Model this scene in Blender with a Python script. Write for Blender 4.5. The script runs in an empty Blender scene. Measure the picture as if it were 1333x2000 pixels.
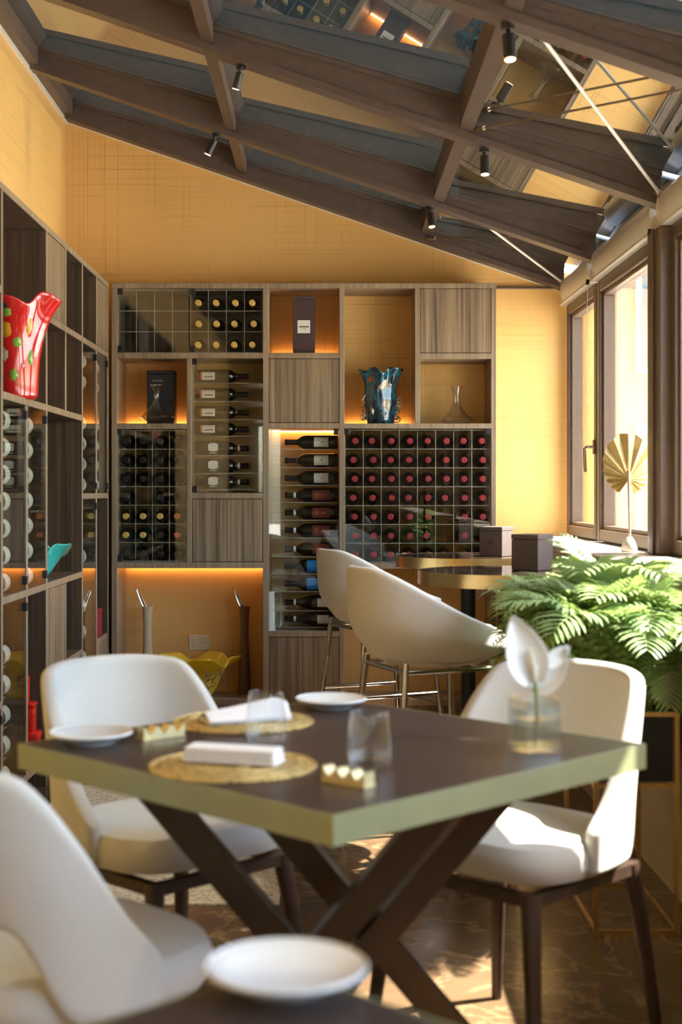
import bpy, bmesh, math, random
from mathutils import Vector, Matrix, Euler, Quaternion
random.seed(7)
PI = math.pi
SC = bpy.context.scene
COL = SC.collection

# ------------------------------------------------------------------ camera
# metres; X to the right, Y into the picture, Z up; focal length 2780 px in a 1333x2000 frame
EYE = 1.2
cam_d = bpy.data.cameras.new('camera')
cam = bpy.data.objects.new('camera', cam_d); COL.objects.link(cam)
cam.location = (0, 0, EYE); cam.rotation_euler = (PI/2, 0, 0)
cam_d.sensor_fit = 'VERTICAL'; cam_d.sensor_height = 36; cam_d.sensor_width = 24
cam_d.lens = 50.04
cam_d.shift_x = 26.5/2000; cam_d.shift_y = -42/2000
cam_d.clip_start = 0.02; cam_d.clip_end = 300
cam_d.dof.use_dof = True; cam_d.dof.focus_distance = 7.2; cam_d.dof.aperture_fstop = 3.7
SC.camera = cam

# ------------------------------------------------------------------ world, sun, exposure
W = bpy.data.worlds.new('sky'); SC.world = W; W.use_nodes = True
wn = W.node_tree.nodes; wl_ = W.node_tree.links; wn.clear()
w_out = wn.new('ShaderNodeOutputWorld'); w_bg = wn.new('ShaderNodeBackground'); w_sky = wn.new('ShaderNodeTexSky')
w_sky.sky_type = 'NISHITA'; w_sky.sun_disc = False
w_sky.sun_elevation = math.radians(58); w_sky.sun_rotation = math.radians(115)
w_sky.air_density = 1.1; w_sky.dust_density = 2.0; w_sky.ozone_density = 1.0
w_bg.inputs['Strength'].default_value = 0.62
wl_.new(w_sky.outputs[0], w_bg.inputs[0]); wl_.new(w_bg.outputs[0], w_out.inputs[0])

SUN_DIR = Vector((-1.0, -0.10, -1.6)).normalized()
sun_d = bpy.data.lights.new('sun', 'SUN'); sun_d.energy = 20.0; sun_d.angle = math.radians(0.6); sun_d.color = (1.0, 0.93, 0.82)
sun = bpy.data.objects.new('sun', sun_d); COL.objects.link(sun)
sun.rotation_euler = SUN_DIR.to_track_quat('-Z', 'Y').to_euler()

vs = SC.view_settings
vs.view_transform = 'Standard'; vs.look = 'None'; vs.gamma = 1.0; vs.use_curve_mapping = False
vs.exposure = 1.62
SC.cycles.max_bounces = 10; SC.cycles.diffuse_bounces = 5; SC.cycles.glossy_bounces = 5
SC.cycles.transmission_bounces = 6; SC.cycles.transparent_max_bounces = 40
SC.cycles.caustics_reflective = False; SC.cycles.caustics_refractive = False
SC.cycles.sample_clamp_indirect = 20.0

# ------------------------------------------------------------------ materials
def new_mat(name):
    m = bpy.data.materials.new(name); m.use_nodes = True
    return m, m.node_tree.nodes, m.node_tree.links, m.node_tree.nodes['Principled BSDF']

def lin(r, g, b):
    f = lambda c: (c/255/12.92) if c/255 <= 0.04045 else ((c/255+0.055)/1.055)**2.4
    return (f(r), f(g), f(b), 1.0)

def tex_coord(n, l, scale=(1, 1, 1), kind='Object', rot=(0, 0, 0)):
    tc = n.new('ShaderNodeTexCoord'); mp = n.new('ShaderNodeMapping')
    mp.inputs['Scale'].default_value = scale; mp.inputs['Rotation'].default_value = rot
    l.new(tc.outputs[kind], mp.inputs['Vector'])
    return mp.outputs['Vector']

def world_coord(n, l, scale=(1, 1, 1)):
    g = n.new('ShaderNodeNewGeometry'); mp = n.new('ShaderNodeMapping')
    mp.inputs['Scale'].default_value = scale
    l.new(g.outputs['Position'], mp.inputs['Vector'])
    return mp.outputs['Vector']

def ramp(n, l, src, stops):
    r = n.new('ShaderNodeValToRGB'); e = r.color_ramp.elements
    while len(e) < len(stops): e.new(0.5)
    for k, (p, c) in enumerate(stops):
        e[k].position = p; e[k].color = c
    l.new(src, r.inputs['Fac'])
    return r.outputs['Color']

def noise(n, l, vec, scale=5, detail=3, rough=0.5, dist=0.0):
    t = n.new('ShaderNodeTexNoise'); t.inputs['Scale'].default_value = scale
    t.inputs['Detail'].default_value = detail; t.inputs['Roughness'].default_value = rough
    t.inputs['Distortion'].default_value = dist
    l.new(vec, t.inputs['Vector'])
    return t.outputs['Fac']

def mixc(n, l, fac, a, b, mode='MIX'):
    m = n.new('ShaderNodeMix'); m.data_type = 'RGBA'; m.blend_type = mode
    for sock, v in ((0, fac), (6, a), (7, b)):
        if hasattr(v, 'default_value') or hasattr(v, 'is_linked'): l.new(v, m.inputs[sock])
        elif sock == 0: m.inputs[0].default_value = v
        else: m.inputs[sock].default_value = v
    return m.outputs[2]

def math_node(n, l, op, a, b=None):
    m = n.new('ShaderNodeMath'); m.operation = op
    for k, v in enumerate((a, b)):
        if v is None: continue
        if hasattr(v, 'is_linked'): l.new(v, m.inputs[k])
        else: m.inputs[k].default_value = v
    return m.outputs[0]

def bump(n, l, height, bsdf, strength=0.2, distance=0.002):
    b = n.new('ShaderNodeBump'); b.inputs['Strength'].default_value = strength; b.inputs['Distance'].default_value = distance
    l.new(height, b.inputs['Height']); l.new(b.outputs[0], bsdf.inputs['Normal'])

def plain(name, col, rough=0.5, metal=0.0, var=0.12, vscale=18, bumps=0.0, spec=0.5, coat=0.0):
    m, n, l, b = new_mat(name)
    v = tex_coord(n, l)
    f = noise(n, l, v, vscale, 4)
    c2 = tuple(x*(1-var) for x in col[:3])+(1,); c1 = tuple(min(1, x*(1+var)) for x in col[:3])+(1,)
    l.new(ramp(n, l, f, [(0.3, c2), (0.7, c1)]), b.inputs['Base Color'])
    b.inputs['Roughness'].default_value = rough; b.inputs['Metallic'].default_value = metal
    b.inputs['Specular IOR Level'].default_value = spec; b.inputs['Coat Weight'].default_value = coat
    if bumps: bump(n, l, noise(n, l, v, vscale*8, 2), b, bumps)
    return m

def glow(name, col, strength):
    m, n, l, b = new_mat(name)
    b.inputs['Base Color'].default_value = col
    b.inputs['Emission Color'].default_value = col; b.inputs['Emission Strength'].default_value = strength
    return m

def pane(name, tint, f0, gloss=(1, 1, 1, 1), rough=0.0, power=5.0):
    """clear sheet: mirror share rises towards grazing view, the rest passes straight through, tinted"""
    m = bpy.data.materials.new(name); m.use_nodes = True
    n, l = m.node_tree.nodes, m.node_tree.links; n.clear()
    out = n.new('ShaderNodeOutputMaterial'); mx = n.new('ShaderNodeMixShader')
    tr = n.new('ShaderNodeBsdfTransparent'); gl = n.new('ShaderNodeBsdfGlossy')
    tr.inputs[0].default_value = tint; gl.inputs[0].default_value = gloss; gl.inputs['Roughness'].default_value = rough
    g = n.new('ShaderNodeNewGeometry'); d = n.new('ShaderNodeVectorMath'); d.operation = 'DOT_PRODUCT'
    l.new(g.outputs['Normal'], d.inputs[0]); l.new(g.outputs['Incoming'], d.inputs[1])
    a = math_node(n, l, 'ABSOLUTE', d.outputs['Value'])
    p = math_node(n, l, 'POWER', math_node(n, l, 'SUBTRACT', 1.0, a), power)
    f = math_node(n, l, 'ADD', math_node(n, l, 'MULTIPLY', p, 1.0-f0), f0)
    l.new(f, mx.inputs[0]); l.new(tr.outputs[0], mx.inputs[1]); l.new(gl.outputs[0], mx.inputs[2])
    l.new(mx.outputs[0], out.inputs[0])
    return m

def pane_milky(*a):
    m = pane(*a); n, l = m.node_tree.nodes, m.node_tree.links
    out = [x for x in n if x.type == 'OUTPUT_MATERIAL'][0]; src = out.inputs[0].links[0].from_socket
    df = n.new('ShaderNodeBsdfDiffuse'); df.inputs[0].default_value = (0.8, 0.8, 0.72, 1)
    mx = n.new('ShaderNodeMixShader'); mx.inputs[0].default_value = 0.025
    l.new(src, mx.inputs[1]); l.new(df.outputs[0], mx.inputs[2]); l.new(mx.outputs[0], out.inputs[0])
    return m

def mat_wallpaper():
    m, n, l, b = new_mat('gold_linen_wallpaper')
    vert = noise(n, l, world_coord(n, l, (230, 230, 1.1)), 1.0, 1, 0.5)
    hori = noise(n, l, world_coord(n, l, (1.1, 1.1, 230)), 1.0, 1, 0.5)
    patch = noise(n, l, world_coord(n, l, (1.6, 1.6, 1.6)), 1.0, 2)
    lines = math_node(n, l, 'MINIMUM', ramp_val(n, l, vert, 0.30, 0.38), ramp_val(n, l, hori, 0.30, 0.38))
    base = mixc(n, l, patch, lin(232, 186, 112), lin(242, 198, 124))
    amt = ramp_val(n, l, noise(n, l, world_coord(n, l, (2.3, 2.3, 2.3)), 1.0, 1), 0.4, 0.65)
    dark = mixc(n, l, math_node(n, l, 'MULTIPLY', math_node(n, l, 'SUBTRACT', 1.0, lines), math_node(n, l, 'ADD', math_node(n, l, 'MULTIPLY', amt, 0.42), 0.08)), base, lin(168, 124, 66))
    l.new(dark, b.inputs['Base Color']); b.inputs['Roughness'].default_value = 0.55
    b.inputs['Specular IOR Level'].default_value = 0.3
    bump(n, l, lines, b, 0.15, 0.001)
    return m

def ramp_val(n, l, src, lo, hi):
    r = n.new('ShaderNodeMapRange'); r.inputs['From Min'].default_value = lo; r.inputs['From Max'].default_value = hi
    l.new(src, r.inputs['Value'])
    return r.outputs['Result']

def mat_wood(name, dark, light, rough=0.45):
    m, n, l, b = new_mat(name)
    v = world_coord(n, l, (55, 55, 0.8))
    f = noise(n, l, v, 1.0, 4, 0.65)
    g = noise(n, l, world_coord(n, l, (400, 400, 8)), 1.0, 2, 0.5)
    c = ramp(n, l, f, [(0.30, dark), (0.5, tuple((a+c2)/2 for a, c2 in zip(dark, light))), (0.68, light)])
    c = mixc(n, l, math_node(n, l, 'MULTIPLY', g, 0.45), c, tuple(x*0.55 for x in dark[:3])+(1,))
    l.new(c, b.inputs['Base Color']); b.inputs['Roughness'].default_value = rough
    bump(n, l, g, b, 0.08, 0.001)
    return m

def mat_floor():
    m, n, l, b = new_mat('brown_marble_floor')
    v = world_coord(n, l, (1.0, 1.3, 1))
    big = noise(n, l, v, 1.1, 5, 0.6, 0.9)
    vein = noise(n, l, v, 1.7, 5, 0.6, 1.6)
    fine = noise(n, l, v, 9.0, 5, 0.65, 0.8)
    c = ramp(n, l, big, [(0.3, lin(70, 54, 40)), (0.5, lin(104, 82, 60)), (0.7, lin(134, 108, 80))])
    c = mixc(n, l, math_node(n, l, 'MULTIPLY', fine, 0.35), c, lin(60, 46, 36))
    vv = math_node(n, l, 'ABSOLUTE', math_node(n, l, 'SUBTRACT', vein, 0.5))
    c = mixc(n, l, math_node(n, l, 'MULTIPLY', ramp_val(n, l, vv, 0.022, 0.0), 0.4), c, lin(176, 150, 114))
    l.new(c, b.inputs['Base Color']); b.inputs['Roughness'].default_value = 0.16
    bump(n, l, fine, b, 0.04, 0.003)
    return m

def mat_terrazzo():
    m, n, l, b = new_mat('pale_terrazzo')
    v = world_coord(n, l, (1, 1, 1))
    f = noise(n, l, v, 90, 3, 0.6); g = noise(n, l, v, 170, 2)
    c = ramp(n, l, f, [(0.36, lin(120, 112, 98)), (0.46, lin(205, 198, 180)), (0.7, lin(228, 222, 206))])
    c = mixc(n, l, ramp_val(n, l, g, 0.66, 0.72), c, lin(110, 98, 84))
    l.new(c, b.inputs['Base Color']); b.inputs['Roughness'].default_value = 0.4
    return m

def mat_fabric(name, col):
    m, n, l, b = new_mat(name)
    v = tex_coord(n, l)
    a = noise(n, l, v, 260, 2); c = noise(n, l, v, 6, 2)
    cc = mixc(n, l, a, tuple(x*0.86 for x in col[:3])+(1,), tuple(min(1, x*1.08) for x in col[:3])+(1,))
    cc = mixc(n, l, math_node(n, l, 'MULTIPLY', c, 0.12), cc, tuple(x*0.8 for x in col[:3])+(1,))
    l.new(cc, b.inputs['Base Color']); b.inputs['Roughness'].default_value = 0.85
    b.inputs['Sheen Weight'].default_value = 0.25; b.inputs['Specular IOR Level'].default_value = 0.25
    bump(n, l, a, b, 0.25, 0.001)
    return m

def mat_art_glass(name, stops, scale=6, dist=2.5, rough=0.08, stretch=(1, 1, 0.6)):
    m, n, l, b = new_mat(name)
    f = noise(n, l, tex_coord(n, l, stretch), scale, 4, 0.6, dist)
    l.new(ramp(n, l, f, stops), b.inputs['Base Color'])
    b.inputs['Roughness'].default_value = rough; b.inputs['Coat Weight'].default_value = 0.6
    b.inputs['Coat Roughness'].default_value = 0.03
    return m

def mat_yellow_bowl():
    m, n, l, b = new_mat('yellow_art_glass')
    v = tex_coord(n, l)
    spots = noise(n, l, v, 22, 3, 0.6, 1.0); hue = noise(n, l, v, 15, 1)
    sep = n.new('ShaderNodeSeparateXYZ'); l.new(v, sep.inputs[0])
    band = math_node(n, l, 'SUBTRACT', 1.0, ramp_val(n, l, math_node(n, l, 'ABSOLUTE', math_node(n, l, 'ADD', sep.outputs['Z'], 0.015)), 0.03, 0.07))
    mask = math_node(n, l, 'MULTIPLY', ramp_val(n, l, spots, 0.5, 0.56), band)
    multi = ramp(n, l, hue, [(0.38, lin(40, 60, 70)), (0.46, lin(190, 60, 40)), (0.52, lin(70, 130, 150)), (0.6, lin(235, 225, 190)), (0.66, lin(80, 50, 90))])
    base = mixc(n, l, noise(n, l, v, 5, 2), lin(236, 220, 62), lin(250, 238, 92))
    l.new(mixc(n, l, mask, base, multi), b.inputs['Base Color'])
    b.inputs['Roughness'].default_value = 0.1; b.inputs['Coat Weight'].default_value = 0.5
    tr = n.new('ShaderNodeBsdfTranslucent'); tr.inputs[0].default_value = lin(240, 226, 80)
    mx = n.new('ShaderNodeMixShader'); mx.inputs[0].default_value = 0.35
    l.new(b.outputs[0], mx.inputs[1]); l.new(tr.outputs[0], mx.inputs[2]); l.new(mx.outputs[0], n['Material Output'].inputs[0])
    return m

def mat_placemat():
    m, n, l, b = new_mat('gold_filigree')
    v = tex_coord(n, l)
    t = n.new('ShaderNodeTexVoronoi'); t.feature = 'DISTANCE_TO_EDGE'; t.inputs['Scale'].default_value = 70
    l.new(v, t.inputs['Vector'])
    f = ramp_val(n, l, t.outputs['Distance'], 0.14, 0.22)
    l.new(mixc(n, l, f, lin(232, 208, 142), lin(140, 112, 64)), b.inputs['Base Color'])
    b.inputs['Metallic'].default_value = 0.7; b.inputs['Roughness'].default_value = 0.45
    bump(n, l, f, b, -0.6, 0.002)
    return m

def mat_leaf():
    m, n, l, b = new_mat('palm_leaf_green')
    f = noise(n, l, world_coord(n, l, (1, 1, 1)), 9, 2)
    oi = n.new('ShaderNodeObjectInfo')
    f2 = math_node(n, l, 'ADD', math_node(n, l, 'MULTIPLY', f, 0.6), math_node(n, l, 'MULTIPLY', oi.outputs['Random'], 0.4))
    l.new(ramp(n, l, f2, [(0.25, lin(108, 138, 92)), (0.5, lin(148, 172, 112)), (0.75, lin(192, 204, 146))]), b.inputs['Base Color'])
    b.inputs['Roughness'].default_value = 0.4
    tr = n.new('ShaderNodeBsdfTranslucent'); tr.inputs[0].default_value = lin(172, 196, 112)
    mx = n.new('ShaderNodeMixShader'); mx.inputs[0].default_value = 0.3
    out = n['Material Output']
    l.new(b.outputs[0], mx.inputs[1]); l.new(tr.outputs[0], mx.inputs[2]); l.new(mx.outputs[0], out.inputs[0])
    return m

M = {}
M['wall'] = mat_wallpaper()
M['wood'] = mat_wood('walnut_laminate', lin(78, 63, 50), lin(184, 158, 124))
M['wood_back_shade'] = mat_wood('dark_walnut_back_and_shade', lin(58, 45, 36), lin(122, 98, 74))  # own dark tone on the back panel, painted shade on the board faces
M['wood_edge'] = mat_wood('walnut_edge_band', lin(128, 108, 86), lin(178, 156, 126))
M['floor'] = mat_floor(); M['terrazzo'] = mat_terrazzo()
M['beam'] = plain('bronze_painted_steel', lin(94, 80, 72), 0.42, 0.0, 0.1, 30, 0.05)
M['frame'] = plain('brown_window_frame', lin(104, 86, 72), 0.4, 0.0, 0.08, 30)
M['roof_glass'] = pane('tinted_roof_glass', (0.145, 0.140, 0.118, 1), 0.16, (0.95, 0.97, 0.97, 1), 0.0, 2.6)
M['window_glass'] = pane('coated_window_glass', (0.94, 0.95, 0.94, 1), 0.07, (1, 1, 1, 1), 0.0, 2.3)
M['glass'] = pane('clear_cabinet_glass', (0.965, 0.975, 0.955, 1), 0.042)
M['acrylic'] = pane_milky('clear_acrylic', (0.992, 0.994, 0.985, 1), 0.02, (0.95, 0.95, 0.9, 1), 0.08)
M['acrylic_edge'] = pane_milky('polished_acrylic_edge', (0.9, 0.92, 0.85, 1), 0.10, (1, 1, 0.95, 1), 0.2)
[x for x in M['acrylic_edge'].node_tree.nodes if x.type == 'MIX_SHADER'][-1].inputs[0].default_value = 0.45
M['decanter'] = pane('thin_decanter_glass', (0.96, 0.96, 0.93, 1), 0.05, (1, 1, 1, 1), 0.0, 3.0)
M['vase_glass'] = pane_milky('thick_vase_glass', (0.93, 0.97, 0.98, 1), 0.12, (1, 1, 1, 1), 0.03, 3.0)
M['tumbler'] = pane('thin_clear_tableware_glass', (0.965, 0.985, 0.995, 1), 0.045, (1, 1, 1, 1), 0.02, 4.0)
M['white_metal'] = plain('white_painted_aluminium', lin(226, 222, 212), 0.35, 0.0, 0.04, 20)
M['white_stone'] = plain('pale_sill_stone', lin(172, 162, 148), 0.35, 0.0, 0.05, 14)
M['beige'] = plain('beige_panel', lin(190, 172, 146), 0.6, 0.0, 0.06, 10)
M['trim_white'] = plain('white_trim_paint', lin(232, 226, 210), 0.5, 0.0, 0.03, 20)
M['black'] = plain('black_metal', lin(26, 25, 27), 0.4, 0.0, 0.1, 30)
M['chrome'] = plain('polished_steel', lin(196, 190, 178), 0.14, 1.0, 0.03, 10)
M['steel_rod'] = plain('brushed_steel_rod', lin(176, 160, 140), 0.3, 1.0, 0.05, 20)
M['gold'] = plain('brushed_brass', lin(214, 180, 116), 0.28, 1.0, 0.08, 24)
M['gold_leaf'] = plain('gold_painted_leaf', lin(212, 184, 118), 0.45, 0.4, 0.12, 30)
M['rest'] = plain('pale_champagne_metal', lin(222, 208, 156), 0.38, 0.5, 0.05, 20)
M['fabric'] = mat_fabric('cream_woven_fabric', lin(203, 202, 195))
M['fabric2'] = mat_fabric('stone_woven_fabric', lin(230, 226, 217))
M['darkwood'] = plain('dark_stained_wood', lin(62, 46, 38), 0.4, 0.0, 0.2, 20)
M['table'] = plain('dark_brown_table_top', lin(58, 48, 46), 0.36, 0.0, 0.08, 12)
M['table_edge'] = plain('champagne_table_edge', lin(150, 154, 116), 0.38, 0.25, 0.05, 12)
M['bronze'] = plain('dark_bronze_metal', lin(74, 60, 46), 0.35, 0.7, 0.1, 16)
M['porcelain'] = plain('white_porcelain', lin(228, 232, 232), 0.25, 0.0, 0.02, 8)
M['linen'] = mat_fabric('white_napkin_linen', lin(240, 240, 242))
M['placemat'] = mat_placemat()
M['bottle'] = plain('black_bottle_glass', lin(17, 18, 16), 0.08, 0.0, 0.2, 10, 0, 0.6)
M['bottle_green'] = plain('dark_green_bottle_glass', lin(20, 26, 18), 0.08, 0.0, 0.2, 10, 0, 0.6)
M['cap_gold'] = plain('gold_foil', lin(226, 190, 104), 0.35, 0.3, 0.1, 40)
M['cap_red'] = plain('red_foil', lin(150, 42, 50), 0.35, 0.2, 0.1, 40)
M['cap_black'] = plain('black_foil', lin(30, 28, 32), 0.35, 0.1, 0.1, 40)
M['cap_orange'] = plain('orange_foil', lin(200, 106, 58), 0.4, 0.1, 0.1, 40)
M['paper'] = plain('white_label_paper', lin(232, 230, 220), 0.7, 0.0, 0.03, 30)
M['paper_red'] = plain('dark_red_label_paper', lin(128, 52, 42), 0.65, 0.0, 0.08, 30)
M['paper_blue'] = plain('bright_blue_label_paper', lin(24, 132, 204), 0.6, 0.0, 0.05, 30)
M['paper_orange'] = plain('orange_print', lin(224, 120, 70), 0.7, 0.0, 0.05, 30)
M['ink'] = plain('black_print', lin(34, 32, 32), 0.7, 0.0, 0.05, 30)
M['ink_red'] = plain('brownish_red_print', lin(150, 84, 80), 0.7, 0.0, 0.05, 30)
M['led'] = glow('warm_orange_led', (1.0, 0.48, 0.18, 1), 6)
M['lamp'] = glow('warm_lamp_lens', (1.0, 0.62, 0.28, 1), 4)
M['box_brown'] = plain('aubergine_brown_card', lin(70, 50, 50), 0.6, 0.0, 0.06, 20)
M['box_dark'] = plain('midnight_card', lin(30, 32, 40), 0.45, 0.0, 0.08, 20)
M['menu'] = plain('taupe_leatherette', lin(92, 78, 70), 0.6, 0.0, 0.06, 30, 0.1)
M['crimson'] = plain('crimson_card', lin(132, 18, 42), 0.5, 0.0, 0.08, 20)
M['red'] = plain('bright_red_glass', lin(214, 38, 26), 0.15, 0.0, 0.06, 12, 0, 0.5, 0.5)
M['teal'] = mat_art_glass('teal_art_glass', [(0.3, lin(20, 130, 124)), (0.7, lin(72, 200, 186))], 4, 0.5)
M['blue_art'] = mat_art_glass('blue_streaked_art_glass', [(0.34, lin(20, 22, 46)), (0.44, lin(18, 62, 84)), (0.50, lin(40, 116, 128)), (0.56, lin(22, 34, 66)), (0.64, lin(60, 44, 44)), (0.72, lin(180, 196, 196))], 7, 2.2)
M['red_art'] = mat_art_glass('red_streaked_art_glass', [(0.0, lin(206, 32, 34)), (0.60, lin(222, 46, 44)), (0.66, lin(226, 130, 120)), (0.70, lin(70, 140, 160)), (0.76, lin(40, 40, 44))], 5, 2.0)
M['art_yellow'] = plain('amber_glass_patch', lin(224, 160, 44), 0.12, 0.0, 0.15, 30)
M['art_green'] = plain('green_glass_patch', lin(134, 184, 76), 0.12, 0.0, 0.15, 30)
M['art_amber'] = plain('brown_amber_glass_patch', lin(150, 84, 40), 0.12, 0.0, 0.2, 30)
M['art_pink'] = plain('rose_glass_streak', lin(232, 130, 130), 0.12, 0.0, 0.2, 30)
M['art_dark'] = plain('black_blue_glass_streak', lin(34, 48, 62), 0.12, 0.0, 0.3, 30)
M['art_clear'] = plain('smoky_clear_glass_curl', lin(190, 180, 160), 0.06, 0.0, 0.3, 40, 0, 0.8)
M['yellow_bowl'] = mat_yellow_bowl()
M['ceramic_cream'] = plain('cream_ceramic', lin(206, 192, 160), 0.4, 0.0, 0.05, 10)
M['ceramic_brown'] = plain('brown_ceramic', lin(122, 88, 58), 0.4, 0.0, 0.08, 10)
M['ivory'] = plain('ivory_plastic', lin(222, 214, 190), 0.4, 0.0, 0.03, 10)
M['leaf'] = mat_leaf()
M['stem'] = plain('green_stem', lin(110, 138, 60), 0.5, 0.0, 0.1, 20)
M['petal'] = plain('white_petal', lin(236, 238, 232), 0.45, 0.0, 0.03, 14)
M['pinkwhite'] = plain('pale_pink_stick', lin(240, 216, 204), 0.5, 0.0, 0.03, 14)
M['soil'] = plain('potting_soil', lin(46, 34, 26), 0.95, 0.0, 0.3, 40, 0.6)
M['pave'] = plain('pale_outdoor_paving', lin(200, 196, 188), 0.8, 0.0, 0.08, 3)
M['facade'] = plain('pale_plaster_facade', lin(226, 190, 158), 0.85, 0.0, 0.05, 2)
M['facade_glass'] = plain('far_window_glass', lin(120, 140, 148), 0.15, 0.0, 0.1, 2)

# ------------------------------------------------------------------ mesh helpers
class MB:
    def __init__(s): s.v = []; s.f = []; s.s = []
    def add(s, verts, faces, smooth=False):
        k = len(s.v); s.v += [tuple(p) for p in verts]
        s.f += [tuple(i+k for i in f) for f in faces]; s.s += [smooth]*len(faces); return s
    def box(s, x0, x1, y0, y1, z0, z1, bev=0.0):
        x0, x1 = min(x0, x1), max(x0, x1); y0, y1 = min(y0, y1), max(y0, y1); z0, z1 = min(z0, z1), max(z0, z1)
        if bev > 0:
            bm = bmesh.new(); bmesh.ops.create_cube(bm, size=1)
            for v in bm.verts:
                v.co = Vector(((x0+x1)/2+v.co.x*(x1-x0), (y0+y1)/2+v.co.y*(y1-y0), (z0+z1)/2+v.co.z*(z1-z0)))
            bmesh.ops.bevel(bm, geom=bm.edges[:], offset=bev, segments=2 if bev > 0.006 else 1, affect='EDGES', profile=0.5)
            bm.verts.index_update()
            s.add([v.co for v in bm.verts], [[v.index for v in f.verts] for f in bm.faces], bev > 0.006); bm.free(); return s
        return s.add([(x0, y0, z0), (x1, y0, z0), (x1, y1, z0), (x0, y1, z0), (x0, y0, z1), (x1, y0, z1), (x1, y1, z1), (x0, y1, z1)],
                     [(0, 3, 2, 1), (4, 5, 6, 7), (0, 1, 5, 4), (1, 2, 6, 5), (2, 3, 7, 6), (3, 0, 4, 7)])
    def hexa(s, p): return s.add(p, [(0, 3, 2, 1), (4, 5, 6, 7), (0, 1, 5, 4), (1, 2, 6, 5), (2, 3, 7, 6), (3, 0, 4, 7)])
    def bar(s, a, b, w, h, up=(0, 0, 1), w2=None, h2=None):
        """square bar from a to b"""
        a, b = Vector(a), Vector(b); d = (b-a).normalized(); u = Vector(up)
        x = d.cross(u).normalized() if abs(d.dot(u)) < 0.999 else Vector((1, 0, 0)); y = x.cross(d).normalized()
        w2 = w if w2 is None else w2; h2 = h if h2 is None else h2
        P = [c + x*sx*ww/2 + y*sy*hh/2 for c, ww, hh in ((a, w, h), (b, w2, h2)) for sx, sy in ((-1, -1), (1, -1), (1, 1), (-1, 1))]
        return s.hexa(P)
    def tube(s, pts, rad, seg=10, caps=True):
        pts = [Vector(p) for p in pts]; n = len(pts)
        rad = rad if isinstance(rad, (list, tuple)) else [rad]*n
        prev = None; V = []
        for i, p in enumerate(pts):
            d = (pts[min(i+1, n-1)]-pts[max(i-1, 0)]).normalized()
            if prev is None:
                x = d.orthogonal().normalized()
            else:
                x = (prev - d*prev.dot(d)).normalized()
            prev = x; y = d.cross(x)
            for k in range(seg):
                t = 2*PI*k/seg; V.append(p + (x*math.cos(t)+y*math.sin(t))*rad[i])
        F = [(i*seg+k, i*seg+(k+1) % seg, (i+1)*seg+(k+1) % seg, (i+1)*seg+k) for i in range(n-1) for k in range(seg)]
        if caps: F += [tuple(range(seg))[::-1], tuple((n-1)*seg+k for k in range(seg))]
        return s.add(V, F, True)
    def lathe(s, prof, seg=24, o=(0, 0, 0), mod=None, caps=False):
        V = []; n = len(prof)
        for i, (r, z) in enumerate(prof):
            for k in range(seg):
                t = 2*PI*k/seg; rr, zz = (r, z) if mod is None else mod(r, z, t, i)
                V.append((o[0]+rr*math.cos(t), o[1]+rr*math.sin(t), o[2]+zz))
        F = [(i*seg+k, i*seg+(k+1) % seg, (i+1)*seg+(k+1) % seg, (i+1)*seg+k) for i in range(n-1) for k in range(seg)]
        if caps: F += [tuple(range(seg))[::-1], tuple((n-1)*seg+k for k in range(seg))]
        return s.add(V, F, True)
    def grid(s, fn, nu, nv, smooth=True):
        V = [fn(i/nu, j/nv) for j in range(nv+1) for i in range(nu+1)]
        F = [(j*(nu+1)+i, j*(nu+1)+i+1, (j+1)*(nu+1)+i+1, (j+1)*(nu+1)+i) for j in range(nv) for i in range(nu)]
        return s.add(V, F, smooth)
    def ball(s, c, r, seg=10):
        rx, ry, rz = r if isinstance(r, (tuple, list)) else (r, r, r)
        return s.grid(lambda u, v: (c[0]+rx*math.cos(2*PI*u)*math.sin(PI*v), c[1]+ry*math.sin(2*PI*u)*math.sin(PI*v), c[2]-rz*math.cos(PI*v)), seg, max(4, seg//2))
    def mesh(s, name, mat, origin=None, sharp=40):
        o = Vector(origin) if origin is not None else (Vector((0, 0, 0)))
        me = bpy.data.meshes.new(name)
        me.from_pydata([tuple(Vector(v)-o) for v in s.v], [], s.f)
        bm = bmesh.new(); bm.from_mesh(me)
        bmesh.ops.remove_doubles(bm, verts=bm.verts[:], dist=1e-6)
        bmesh.ops.recalc_face_normals(bm, faces=bm.faces[:]); bm.to_mesh(me); bm.free()
        if any(s.s):
            me.polygons.foreach_set('use_smooth', [True]*len(me.polygons)); me.set_sharp_from_angle(angle=math.radians(sharp))
        mats = mat if isinstance(mat, (list, tuple)) else [mat]
        for m_ in mats: me.materials.append(M[m_] if isinstance(m_, str) else m_)
        return me
    def centre(s):
        xs, ys, zs = zip(*s.v)
        return Vector(((min(xs)+max(xs))/2, (min(ys)+max(ys))/2, (min(zs)+max(zs))/2))
    def build(s, name, mat, parent=None, origin=None, sharp=40):
        """verts are in the frame of the top-level thing when that thing has 'local' set, else in world space"""
        c = Vector(origin) if origin is not None else s.centre()
        o = bpy.data.objects.new(name, s.mesh(name, mat, c, sharp)); COL.objects.link(o)
        o.parent = parent; off = Vector((0, 0, 0)); p = parent
        while p is not None:
            if p.parent is None and p.name in LOCAL: break
            off += p.location; p = p.parent
        o.location = c-off
        return o

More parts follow.
